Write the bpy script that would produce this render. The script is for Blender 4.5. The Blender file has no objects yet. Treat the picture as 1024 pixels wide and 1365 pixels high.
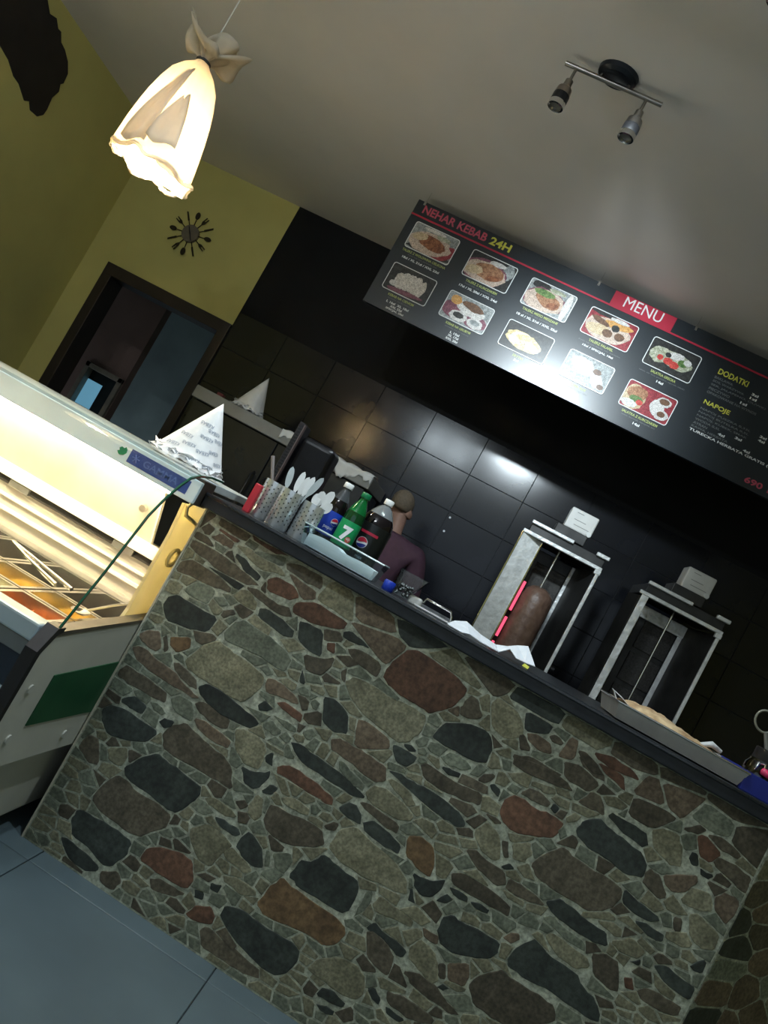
import bpy, bmesh, math, random
from mathutils import Matrix, Vector

random.seed(7)
scene = bpy.context.scene
COL = scene.collection
PI = math.pi

# ------------------------------------------------------------------ camera
FPX = 1006.5
CAM = Vector((0.0, 0.0, 1.18))
YAW, PITCH, ROLL = (math.radians(a) for a in (9.086, 3.0086, 28.837))
_f = Vector((-math.sin(YAW) * math.cos(PITCH), math.cos(YAW) * math.cos(PITCH), math.sin(PITCH)))
_r = _f.cross(Vector((0, 0, 1))).normalized()
_u = _r.cross(_f)
R2 = math.cos(ROLL) * _r + math.sin(ROLL) * _u
U2 = -math.sin(ROLL) * _r + math.cos(ROLL) * _u
cd = bpy.data.cameras.new('camera')
cam = bpy.data.objects.new('camera', cd)
COL.objects.link(cam)
cam.matrix_world = Matrix(((R2.x, U2.x, -_f.x, CAM.x), (R2.y, U2.y, -_f.y, CAM.y), (R2.z, U2.z, -_f.z, CAM.z), (0, 0, 0, 1)))
cd.sensor_fit = 'VERTICAL'
cd.sensor_height = 36.0
cd.lens = FPX / 1365.0 * 36.0
cd.clip_start = 0.02
scene.camera = cam


def ray(px, py):
    return R2 * ((px - 512) / FPX) + U2 * ((682.5 - py) / FPX) + _f


def onY(px, py, Y):
    d = ray(px, py)
    return CAM + d * (Y / d.y)


def onX(px, py, X):
    d = ray(px, py)
    return CAM + d * (X / d.x)


def onZ(px, py, Z):
    d = ray(px, py)
    return CAM + d * ((Z - CAM.z) / d.z)


# ------------------------------------------------------------------ world, exposure
w = bpy.data.worlds.new('world')
scene.world = w
w.use_nodes = True
w.node_tree.nodes['Background'].inputs[0].default_value = (0.62, 0.74, 0.85, 1)
w.node_tree.nodes['Background'].inputs[1].default_value = 0.6
scene.view_settings.view_transform = 'Standard'
scene.view_settings.look = 'None'
scene.view_settings.gamma = 1.0
scene.view_settings.use_curve_mapping = False
scene.view_settings.exposure = 0.45

COOL = (0.80, 0.93, 1.0)
WARM = (1.0, 0.84, 0.60)
LAMP_POWER = 6.0          # each head of the ceiling spot bars
CASE_STRENGTH = 58.0      # tube inside the display case
PENDANT_POWER = 45.0
MENU_SPOT = 120.0

# ------------------------------------------------------------------ materials
MATS = {}


def newmat(name):
    m = bpy.data.materials.new(name)
    m.use_nodes = True
    return m, m.node_tree.nodes, m.node_tree.links, m.node_tree.nodes['Principled BSDF']


def mat(name, col, rough=0.5, metal=0.0, var=0.0, scale=20.0, bump=0.0, col2=None, trans=0.0, ior=1.45,
        coat=0.0, emit=None, estr=0.0, alpha=1.0, spec=0.5, detail=5.0, contrast=(0.3, 0.7), obj_rand=0.0, mottle=0.0):
    if name in MATS:
        return MATS[name]
    m, N, L, P = newmat(name)
    c = (col[0], col[1], col[2], 1)
    P.inputs['Base Color'].default_value = c
    P.inputs['Roughness'].default_value = rough
    P.inputs['Metallic'].default_value = metal
    P.inputs['Specular IOR Level'].default_value = spec
    P.inputs['IOR'].default_value = ior
    P.inputs['Transmission Weight'].default_value = trans
    P.inputs['Coat Weight'].default_value = coat
    P.inputs['Alpha'].default_value = alpha
    if emit:
        P.inputs['Emission Color'].default_value = (*emit, 1)
        P.inputs['Emission Strength'].default_value = estr
    if var > 0 or col2 or bump:
        tc = N.new('ShaderNodeTexCoord')
        nz = N.new('ShaderNodeTexNoise')
        nz.inputs['Scale'].default_value = scale
        nz.inputs['Detail'].default_value = detail
        L.new(tc.outputs['Object'], nz.inputs['Vector'])
        rp = N.new('ShaderNodeValToRGB')
        a = col2 if col2 else tuple(max(0, x * (1 - var)) for x in col)
        b = col if col2 else tuple(min(1, x * (1 + var)) for x in col)
        rp.color_ramp.elements[0].position = contrast[0]
        rp.color_ramp.elements[1].position = contrast[1]
        rp.color_ramp.elements[0].color = (*a, 1)
        rp.color_ramp.elements[1].color = (*b, 1)
        L.new(nz.outputs['Fac'], rp.inputs['Fac'])
        out = rp.outputs['Color']
        if mottle:
            n2 = N.new('ShaderNodeTexNoise')
            n2.inputs['Scale'].default_value = scale * 5
            n2.inputs['Detail'].default_value = 6
            L.new(tc.outputs['Object'], n2.inputs['Vector'])
            m2 = N.new('ShaderNodeMapRange')
            m2.inputs['From Min'].default_value = .35
            m2.inputs['From Max'].default_value = .68
            m2.inputs['To Min'].default_value = 1 - mottle
            m2.inputs['To Max'].default_value = 1 + mottle
            L.new(n2.outputs['Fac'], m2.inputs['Value'])
            h2 = N.new('ShaderNodeHueSaturation')
            L.new(m2.outputs['Result'], h2.inputs['Value'])
            L.new(out, h2.inputs['Color'])
            out = h2.outputs['Color']
        if obj_rand:
            oi = N.new('ShaderNodeObjectInfo')
            mr = N.new('ShaderNodeMapRange')
            mr.inputs['To Min'].default_value = 1 - obj_rand
            mr.inputs['To Max'].default_value = 1 + obj_rand
            L.new(oi.outputs['Random'], mr.inputs['Value'])
            hs = N.new('ShaderNodeHueSaturation')
            L.new(mr.outputs['Result'], hs.inputs['Value'])
            L.new(out, hs.inputs['Color'])
            out = hs.outputs['Color']
        L.new(out, P.inputs['Base Color'])
        if bump:
            bp = N.new('ShaderNodeBump')
            bp.inputs['Strength'].default_value = bump
            bp.inputs['Distance'].default_value = 0.01
            L.new(nz.outputs['Fac'], bp.inputs['Height'])
            L.new(bp.outputs['Normal'], P.inputs['Normal'])
    MATS[name] = m
    return m


def glass_mat(name, tint=(0.92, 0.97, 0.96), refl=0.9, rough=0.02):
    """thin sheet: mostly see-through, fresnel reflection"""
    if name in MATS:
        return MATS[name]
    m, N, L, P = newmat(name)
    N.remove(P)
    out = N['Material Output']
    tr = N.new('ShaderNodeBsdfTransparent')
    tr.inputs[0].default_value = (*tint, 1)
    gl = N.new('ShaderNodeBsdfGlossy')
    gl.inputs['Roughness'].default_value = rough
    fr = N.new('ShaderNodeFresnel')
    fr.inputs[0].default_value = 1.45
    mu = N.new('ShaderNodeMath')
    mu.operation = 'MULTIPLY'
    mu.inputs[1].default_value = refl
    L.new(fr.outputs[0], mu.inputs[0])
    mx = N.new('ShaderNodeMixShader')
    L.new(mu.outputs[0], mx.inputs[0])
    L.new(tr.outputs[0], mx.inputs[1])
    L.new(gl.outputs[0], mx.inputs[2])
    L.new(mx.outputs[0], out.inputs[0])
    MATS[name] = m
    return m


def cloth_lamp_mat(name, col, fac=0.55):
    m, N, L, P = newmat(name)
    N.remove(P)
    out = N['Material Output']
    tc = N.new('ShaderNodeTexCoord')
    nz = N.new('ShaderNodeTexNoise')
    nz.inputs['Scale'].default_value = 14
    L.new(tc.outputs['Object'], nz.inputs['Vector'])
    rp = N.new('ShaderNodeValToRGB')
    rp.color_ramp.elements[0].color = (*[x * 0.8 for x in col], 1)
    rp.color_ramp.elements[1].color = (*col, 1)
    L.new(nz.outputs['Fac'], rp.inputs['Fac'])
    di = N.new('ShaderNodeBsdfDiffuse')
    ts = N.new('ShaderNodeBsdfTranslucent')
    L.new(rp.outputs[0], di.inputs[0])
    L.new(rp.outputs[0], ts.inputs[0])
    mx = N.new('ShaderNodeMixShader')
    mx.inputs[0].default_value = fac
    L.new(di.outputs[0], mx.inputs[1])
    L.new(ts.outputs[0], mx.inputs[2])
    L.new(mx.outputs[0], out.inputs[0])
    return m


def emat(name, col, strength):
    return mat(name, (0.8, 0.8, 0.8), emit=col, estr=strength)


YELLOW = mat('yellow_paint', (0.53, 0.482, 0.172), 0.75, var=0.06, scale=3)
CEIL = mat('ceiling_paint', (0.78, 0.735, 0.725), 0.85, var=0.04, scale=2)
BLACKP = mat('black_paint', (0.006, 0.0065, 0.008), 0.6, var=0.2, scale=6, spec=.2)
GROUT = mat('dark_grout', (0.022, 0.023, 0.026), 0.8, var=0.2, scale=40)
BTILE = mat('black_tile', (0.007, 0.008, 0.011), 0.17, var=0.25, scale=5, bump=0.02, coat=0.0, spec=0.42)
FTILE = mat('floor_tile', (0.100, 0.138, 0.155), 0.42, var=0.12, scale=4, obj_rand=0.05)
FGROUT = mat('floor_grout', (0.03, 0.036, 0.04), 0.9, var=0.2, scale=50)
MORTAR = mat('mortar', (0.46, 0.49, 0.40), 0.8, col2=(0.24, 0.265, 0.205), scale=22, bump=0.2, detail=8, mottle=.35)
STEEL = mat('brushed_steel', (0.62, 0.62, 0.60), 0.32, 1.0, var=0.08, scale=30)
CHROME = mat('chrome', (0.75, 0.75, 0.74), 0.12, 1.0, var=0.03, scale=20)
FOIL = mat('aluminium_foil', (0.80, 0.82, 0.82), 0.36, 0.20, var=0.15, scale=26, bump=0.9)
FOILD = FOIL
BLACKM = mat('black_metal', (0.014, 0.014, 0.015), 0.38, 0.3, var=0.2, scale=12)
BLACKPL = mat('black_plastic', (0.012, 0.012, 0.014), 0.35, var=0.2, scale=10)
GRILLD = mat('grill_dark_steel', (0.045, 0.045, 0.045), 0.4, 0.6, var=0.4, scale=9)
CTOP = mat('counter_laminate', (0.016, 0.019, 0.023), 0.38, var=0.2, scale=30, spec=0.35)
CEDGE = mat('counter_edge', (0.016, 0.019, 0.023), 0.14, var=0.1, scale=30, spec=0.8)
WHITEPL = mat('white_plastic', (0.72, 0.74, 0.73), 0.35, var=0.05, scale=15)
CREAM = mat('cream_panel', (0.56, 0.555, 0.49), 0.45, var=0.06, scale=6)
PAPER = mat('white_paper', (0.80, 0.80, 0.80), 0.8, var=0.06, scale=25, bump=0.15)
PAPERD = PAPER
DOORW = mat('dark_door_wood', (0.022, 0.015, 0.012), 0.5, var=0.25, scale=8)


# ------------------------------------------------------------------ geometry helpers
def link(o, parent=None):
    COL.objects.link(o)
    if parent is not None:
        o.parent = parent
        o.matrix_parent_inverse = Matrix.Translation(-parent_loc(parent))
    return o


def parent_loc(p):
    if p is None:
        return Vector((0, 0, 0))
    if p.type == 'EMPTY':
        return p.location.copy()
    # mesh parts carry identity transforms in world space
    return Vector((0, 0, 0))


def mobj(name, verts, faces, material, parent=None, smooth=False, auto=None):
    me = bpy.data.meshes.new(name)
    me.from_pydata([tuple(v) for v in verts], [], faces)
    me.validate()
    o = bpy.data.objects.new(name, me)
    if isinstance(material, (list, tuple)):
        for x in material:
            me.materials.append(x)
    else:
        me.materials.append(material)
    bm = bmesh.new()
    bm.from_mesh(me)
    bmesh.ops.recalc_face_normals(bm, faces=bm.faces)
    if smooth:
        for f in bm.faces:
            f.smooth = True
        if auto:
            for e in bm.edges:
                if len(e.link_faces) == 2 and e.calc_face_angle(0) > auto:
                    e.smooth = False
    bm.to_mesh(me)
    bm.free()
    return link(o, parent)


def thing(name, loc, label, cat, group=None, kind=None):
    o = bpy.data.objects.new(name, None)
    o.location = loc
    o.empty_display_size = 0.05
    COL.objects.link(o)
    tag(o, label, cat, group, kind)
    return o


def tag(o, label=None, cat=None, group=None, kind=None):
    if label:
        o['label'] = label
    if cat:
        o['category'] = cat
    if group:
        o['group'] = group
    if kind:
        o['kind'] = kind
    return o


def box_geo(b):
    x0, x1, y0, y1, z0, z1 = b
    v = [(x0, y0, z0), (x1, y0, z0), (x1, y1, z0), (x0, y1, z0), (x0, y0, z1), (x1, y0, z1), (x1, y1, z1), (x0, y1, z1)]
    f = [(0, 3, 2, 1), (4, 5, 6, 7), (0, 1, 5, 4), (1, 2, 6, 5), (2, 3, 7, 6), (3, 0, 4, 7)]
    return v, f


def box(name, b, material, parent=None, bevel=0.0, seg=2):
    v, f = box_geo(b)
    o = mobj(name, v, f, material, parent)
    if bevel:
        bm = bmesh.new()
        bm.from_mesh(o.data)
        bmesh.ops.bevel(bm, geom=list(bm.edges), offset=bevel, segments=seg, affect='EDGES', profile=0.5)
        bm.to_mesh(o.data)
        bm.free()
    return o


def merge(geos):
    V, F = [], []
    for v, f in geos:
        n = len(V)
        V += [tuple(p) for p in v]
        F += [tuple(i + n for i in q) for q in f]
    return V, F


def cyl_geo(p0, p1, r0, r1=None, n=20, caps=True):
    r1 = r0 if r1 is None else r1
    p0, p1 = Vector(p0), Vector(p1)
    d = (p1 - p0).normalized()
    a = d.orthogonal().normalized()
    b = d.cross(a)
    V = []
    for p, r in ((p0, r0), (p1, r1)):
        for i in range(n):
            t = 2 * PI * i / n
            V.append(p + a * (r * math.cos(t)) + b * (r * math.sin(t)))
    F = [(i, (i + 1) % n, n + (i + 1) % n, n + i) for i in range(n)]
    if caps:
        F += [tuple(reversed(range(n))), tuple(range(n, 2 * n))]
    return V, F


def cyl(name, p0, p1, r0, material, parent=None, r1=None, n=20, caps=True):
    v, f = cyl_geo(p0, p1, r0, r1, n, caps)
    return mobj(name, v, f, material, parent, True, 0.7)


def lathe_geo(prof, c, n=28, cap0=True, cap1=True):
    cx, cy, cz = c
    V, F = [], []
    for r, z in prof:
        for i in range(n):
            t = 2 * PI * i / n
            V.append((cx + r * math.cos(t), cy + r * math.sin(t), cz + z))
    for k in range(len(prof) - 1):
        for i in range(n):
            j = (i + 1) % n
            F.append((k * n + i, k * n + j, (k + 1) * n + j, (k + 1) * n + i))
    if cap0:
        F.append(tuple(reversed(range(n))))
    if cap1:
        F.append(tuple(range((len(prof) - 1) * n, len(prof) * n)))
    return V, F


def lathe(name, prof, c, material, parent=None, n=28, cap0=True, cap1=True, auto=0.7):
    v, f = lathe_geo(prof, c, n, cap0, cap1)
    return mobj(name, v, f, material, parent, True, auto)


def tube_geo(pts, r, n=8, closed=False):
    pts = [Vector(p) for p in pts]
    m = len(pts)
    V, F = [], []
    ref = None
    for i, p in enumerate(pts):
        if closed:
            d = (pts[(i + 1) % m] - pts[i - 1]).normalized()
        else:
            d = (pts[min(i + 1, m - 1)] - pts[max(i - 1, 0)]).normalized()
        if ref is None:
            ref = d.orthogonal().normalized()
        a = (ref - d * ref.dot(d)).normalized()
        ref = a
        b = d.cross(a)
        rr = r[i] if isinstance(r, (list, tuple)) else r
        for k in range(n):
            t = 2 * PI * k / n
            V.append(p + a * (rr * math.cos(t)) + b * (rr * math.sin(t)))
    for i in range(m if closed else m - 1):
        for k in range(n):
            l = (k + 1) % n
            q = (i + 1) % m
            F.append((i * n + k, i * n + l, q * n + l, q * n + k))
    if not closed:
        F += [tuple(reversed(range(n))), tuple(range((m - 1) * n, m * n))]
    return V, F


def tube(name, pts, r, material, parent=None, n=8, closed=False):
    v, f = tube_geo(pts, r, n, closed)
    return mobj(name, v, f, material, parent, True, 0.9)


def prism_geo(poly, axis, a0, a1):
    """poly: 2-D points in the two remaining axes (order x,y,z)"""
    n = len(poly)

    def P(p, a):
        if axis == 'x':
            return (a, p[0], p[1])
        if axis == 'y':
            return (p[0], a, p[1])
        return (p[0], p[1], a)
    V = [P(p, a0) for p in poly] + [P(p, a1) for p in poly]
    F = [(i, (i + 1) % n, n + (i + 1) % n, n + i) for i in range(n)]
    F += [tuple(reversed(range(n))), tuple(range(n, 2 * n))]
    return V, F


def prism(name, poly, axis, a0, a1, material, parent=None, bevel=0.0):
    v, f = prism_geo(poly, axis, a0, a1)
    o = mobj(name, v, f, material, parent)
    if bevel:
        bm = bmesh.new()
        bm.from_mesh(o.data)
        bmesh.ops.bevel(bm, geom=list(bm.edges), offset=bevel, segments=2, affect='EDGES', profile=0.5)
        bm.to_mesh(o.data)
        bm.free()
    return o


def text_geo(body, w=None, h=None, extrude=0.0, bold=0.0, align='LEFT'):
    """mesh of a line of lettering in the xy plane, scaled to width w and/or height h"""
    cu = bpy.data.curves.new('lettering', 'FONT')
    cu.body = body
    cu.size = 1.0
    cu.offset = bold
    cu.extrude = extrude
    cu.resolution_u = 3
    o = bpy.data.objects.new('lettering_source', cu)
    COL.objects.link(o)
    bpy.context.view_layer.update()
    dg = bpy.context.evaluated_depsgraph_get()
    me = bpy.data.meshes.new_from_object(o.evaluated_get(dg))
    V = [Vector(v.co) for v in me.vertices]
    F = [tuple(p.vertices) for p in me.polygons]
    bpy.data.objects.remove(o)
    bpy.data.curves.remove(cu)
    bpy.data.meshes.remove(me)
    if not V:
        return [], []
    x0 = min(v.x for v in V)
    x1 = max(v.x for v in V)
    y0 = min(v.y for v in V)
    y1 = max(v.y for v in V)
    sx = w / (x1 - x0) if w else None
    sy = h / (y1 - y0) if h else None
    sx = sx or sy
    sy = sy or sx
    V = [Vector(((v.x - x0) * sx, (v.y - y0) * sy, v.z)) for v in V]
    W = (x1 - x0) * sx
    off = {'LEFT': 0, 'CENTER': W / 2, 'RIGHT': W}[align]
    V = [Vector((v.x - off, v.y, v.z)) for v in V]
    return V, F


# ------------------------------------------------------------------ room shell
XL, XR, YB, YF, H = -3.53, 3.3, 4.8, -2.8, 3.01


def struct(o):
    o['kind'] = 'structure'
    return o


floor = struct(box('floor', (XL - .2, XR + .2, YF - .2, 8.2, -0.12, -0.006), FGROUT))
TS = 0.58
tile_mesh = None
gx0, gy0 = -0.717 - TS * 5, 2.02 - TS * 8
for i in range(12):
    for j in range(13):
        if tile_mesh is None:
            v, f = box_geo((0.0015, TS - 0.0015, 0.0015, TS - 0.0015, -0.01, 0.0))
            t = mobj('tile', v, f, FTILE, floor)
            bm = bmesh.new()
            bm.from_mesh(t.data)
            bmesh.ops.bevel(bm, geom=[e for e in bm.edges if e.verts[0].co.z > -.005 and e.verts[1].co.z > -.005], offset=0.0015, segments=1, affect='EDGES')
            bm.to_mesh(t.data)
            bm.free()
            tile_mesh = t.data
        else:
            t = bpy.data.objects.new('tile', tile_mesh)
            link(t, floor)
        t.location = (gx0 + i * TS, gy0 + j * TS, 0)

struct(box('ceiling', (XL - .2, XR + .2, YF - .2, YB + .15, H, H + .12), CEIL))
struct(box('wall_left', (XL - .15, XL, YF - .15, YB + .15, 0, H), YELLOW))
struct(box('wall_right', (XR, XR + .15, YF - .15, YB + .15, 0, H), YELLOW))
# wall behind the camera: shop front with a wide window opening
v, f = merge([box_geo((XL, XR, YF - .15, YF, 0, 0.8)), box_geo((XL, XR, YF - .15, YF, 2.5, H)),
              box_geo((XL, -2.4, YF - .15, YF, .8, 2.5)), box_geo((2.4, XR, YF - .15, YF, .8, 2.5))])
struct(mobj('wall_front', v, f, YELLOW))

# back wall with the doorway
DX0, DX1, DZ = -3.30, -2.335, 2.03
BX = -2.304           # where yellow paint ends and black begins
v, f = merge([box_geo((XL, DX0, YB, YB + .14, 0, H)), box_geo((DX0, BX, YB, YB + .14, DZ, H)),
              box_geo((DX1, BX, YB, YB + .14, 0, DZ))])
wall_back = struct(mobj('wall_back', v, f, YELLOW))
bpaint = box('black_paint', (BX, XR, YB - .004, YB + .14, 0, H), BLACKP, wall_back)
# tiled field of the back wall
TW, TH = 0.3795, 0.2665
tz0 = 2.17 - 6 * TH
box('grout_bed', (BX + .03, 1.9, YB - .006, YB - .003, tz0, 2.17), GROUT, wall_back)
tmesh = None
for r in range(6):
    for c in range(12):
        x0 = -1.536 - 2 * TW + c * TW
        if x0 + TW > 2.2:
            continue
        if tmesh is None:
            t = box('tile', (.0018, TW - .0018, -.012, -.005, .0018, TH - .0018), BTILE, wall_back, bevel=.0012, seg=1)
            tmesh = t.data
        else:
            t = bpy.data.objects.new('tile', tmesh)
            link(t, wall_back)
        t.location = (x0, YB, tz0 + r * TH)
        t.rotation_euler = (random.uniform(-.002, .002), 0, random.uniform(-.002, .002))
for px, py in ((600, 690), (592, 708)):
    p = onY(px, py, YB - .012)
    cyl('screw_head', p, p + Vector((0, -.006, 0)), .007, CHROME, wall_back, n=12)

# door frame
door = struct(thing('door_1', (DX0, YB, 0), 'dark brown door frame around the doorway in the yellow wall', None))
FW = 0.07
box('jamb', (DX0 - .035, DX0 + FW - .03, YB - .02, YB + .16, 0, DZ + .035), DOORW, door, .004)
box('jamb', (DX1 - FW + .03, DX1 + .03, YB - .02, YB + .16, 0, DZ + .035), DOORW, door, .004)
box('head_jamb', (DX0 - .035, DX1 + .03, YB - .021, YB + .161, DZ - .05, DZ + .035), DOORW, door, .004)
TEAL = mat('far_room_paint', (0.30, 0.38, 0.37), 0.8, var=0.15, scale=3)
BROWNW = mat('brown_wall', (0.25, 0.155, 0.125), 0.8, var=0.15, scale=3)
# the room beyond the doorway
v, f = merge([box_geo((-6.2, -1.6, 7.6, 7.75, 0, 2.7)), box_geo((-1.75, -1.6, YB + .15, 7.75, 0, 2.7)), box_geo((-6.35, -6.2, YB + .15, 7.75, 0, 2.7)),
              box_geo((-6.35, XL, YB + .15, YB + .3, 0, 2.7)), box_geo((-6.35, -1.6, YB + .14, 7.75, 2.7, 2.8))])
struct(mobj('wall_far_room', v, f, TEAL))
# brown partition in that room with a framed glazed opening
YP = 6.2
a0, a1 = onY(119, 481, YP), onY(166, 508, YP)
wx0, wx1, wz1 = a0.x, a1.x, (a0.z + a1.z) / 2
wz0 = 0.85
pe = onY(215, 425, YP)
v, f = merge([box_geo((-6.2, wx0, YP, YP + .1, 0, 2.7)), box_geo((wx1, pe.x, YP, YP + .1, 0, 2.7)),
              box_geo((wx0, wx1, YP, YP + .1, wz1, 2.7)), box_geo((wx0, wx1, YP, YP + .1, 0, wz0))])
struct(mobj('wall_partition', v, f, BROWNW))
LWOOD = mat('pale_wood', (0.24, 0.20, 0.15), 0.5, var=0.2, scale=14)
win = struct(thing('window_1', ((wx0 + wx1) / 2, YP, wz0), 'pale wood framed window in the brown partition beyond the doorway', None))
fw = .045
box('frame_rail', (wx0, wx1, YP - .03, YP + .12, wz1 - fw, wz1), LWOOD, win, .004)
box('frame_rail', (wx0, wx1, YP - .03, YP + .12, wz0, wz0 + fw), LWOOD, win, .004)
box('frame_stile', (wx0, wx0 + fw, YP - .03, YP + .12, wz0, wz1), LWOOD, win, .004)
box('frame_stile', (wx1 - fw, wx1, YP - .03, YP + .12, wz0, wz1), LWOOD, win, .004)
xm = wx0 + (wx1 - wx0) * .52
DPANE = mat('dark_pane', (0.02, 0.025, 0.025), 0.1, var=.1)
SKYP = mat('lit_pane', (0.1, 0.2, 0.25), 0.2, emit=(0.16, 0.42, 0.60), estr=0.42)
box('pane', (wx0 + fw, xm, YP + .05, YP + .056, wz0 + fw, wz1 - fw - .09), SKYP, win)
box('pane', (xm, wx1 - fw, YP + .05, YP + .056, wz0 + fw, wz1 - fw), DPANE, win)
box('pane', (wx0 + fw, xm, YP + .051, YP + .057, wz1 - fw - .09, wz1 - fw), DPANE, win)

# dark decal painted on the left wall
DEC = mat('decal_brown_black', (0.018, 0.014, 0.014), 0.6, var=0.2, scale=10)
dp = [(-60, -60), (55, -30), (63, 0), (66, 18), (75, 24), (77, 38), (81, 42), (81, 56), (86, 66), (90, 82), (90, 98), (84, 111), (80, 112),
      (78, 122), (69, 130), (62, 146), (57, 153), (49, 155), (40, 147), (39, 135), (32, 134), (25, 112), (18, 102), (11, 80), (0, 61), (-30, 20)]
poly = []
for px, py in dp:
    p = onX(px, py, XL + .002)
    poly.append((p.y, p.z))
poly = [(a, min(b, H - .01)) for a, b in poly]
o = prism('wall_decal', poly, 'x', XL, XL + .006, DEC)
tag(o, 'jagged black-brown silhouette cut-out on the yellow side wall', 'wall decal')

# ------------------------------------------------------------------ service counter
CX0, CX1, CY0, CY1, CZ = -0.79, 0.945, 2.10, 2.72, 1.10
CH = math.radians(40)       # the counter turns away beyond the seam
ex = CX1 + 0.9 * math.cos(CH)
ey = CY0 + 0.9 * math.sin(CH)
counter = thing('service_counter', ((CX0 + CX1) / 2, CY0, 0), 'service counter clad in flat irregular stones under the black worktop', 'counter')
BODYM = mat('counter_body', (0.06, 0.055, 0.05), 0.7, var=0.2, scale=10)
bodyp = [(CX0, CY0 + .006), (CX1, CY0 + .006), (ex, ey + .006), (ex - .35, ey + .48), (CX1 - .1, CY1), (CX0, CY1)]
prism('body', bodyp, 'z', 0, CZ - .042, BODYM, counter)
panel = box('stone_panel', (CX0 - .002, CX1, CY0 - .004, CY0 + .007, 0.0, CZ - .042), MORTAR, counter)
v, f = box_geo((0, .9, -.004, .007, 0, CZ - .042))
rot = Matrix.Translation((CX1, CY0, 0)) @ Matrix.Rotation(CH, 4, 'Z')
panel2 = mobj('stone_panel', [rot @ Vector(p) for p in v], f, MORTAR, counter)
box('edge_trim', (CX0 - .006, CX0 - .0015, CY0 - .008, CY0 + .012, 0.0, CZ - .042), mat('trim_cream', (.55, .52, .42), .4, var=.05), counter)

# stone colours
SM = {
    'k': mat('stone_charcoal', (0.044, 0.054, 0.046), 0.6, col2=(0.022, 0.027, 0.024), scale=18, bump=.06, obj_rand=.25, mottle=.35),
    'n': mat('stone_dark_brown', (0.115, 0.100, 0.070), 0.65, col2=(0.058, 0.050, 0.034), scale=22, bump=.07, obj_rand=.25, detail=8, mottle=.35),
    'b': mat('stone_brown', (0.175, 0.135, 0.092), 0.65, col2=(0.10, 0.075, 0.05), scale=22, bump=.07, obj_rand=.2, detail=8, mottle=.35),
    'o': mat('stone_olive', (0.255, 0.248, 0.165), 0.65, col2=(0.13, 0.126, 0.08), scale=26, bump=.07, obj_rand=.18, detail=9, mottle=.35),
    'r': mat('stone_rust', (0.150, 0.078, 0.048), 0.65, col2=(0.080, 0.044, 0.028), scale=18, bump=.07, obj_rand=.15, detail=8, mottle=.35),
    't': mat('stone_tan', (0.185, 0.118, 0.058), 0.65, col2=(0.095, 0.058, 0.030), scale=16, bump=.07, obj_rand=.1, detail=8, mottle=.35),
    'g': mat('stone_grey_green', (0.20, 0.222, 0.165), 0.65, col2=(0.11, 0.126, 0.092), scale=24, bump=.07, obj_rand=.2, detail=8, mottle=.35),
}
TILE = {'A': (180, 640), 'B': (60, 840), 'C': (40, 1000), 'D': (260, 820), 'E': (240, 1000), 'F': (160, 1160), 'G': (380, 720),
        'H': (440, 900), 'I': (380, 1145), 'J': (580, 820), 'K': (600, 1000), 'L': (560, 1145), 'M': (774, 900), 'N': (774, 1060),
        'O': (740, 1145), 'P': (400, 1050)}
TSC = {k: 250 / 1024 for k in TILE}
TSC['O'] = 260 / 1024
TSC['P'] = 400 / 1024
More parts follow.
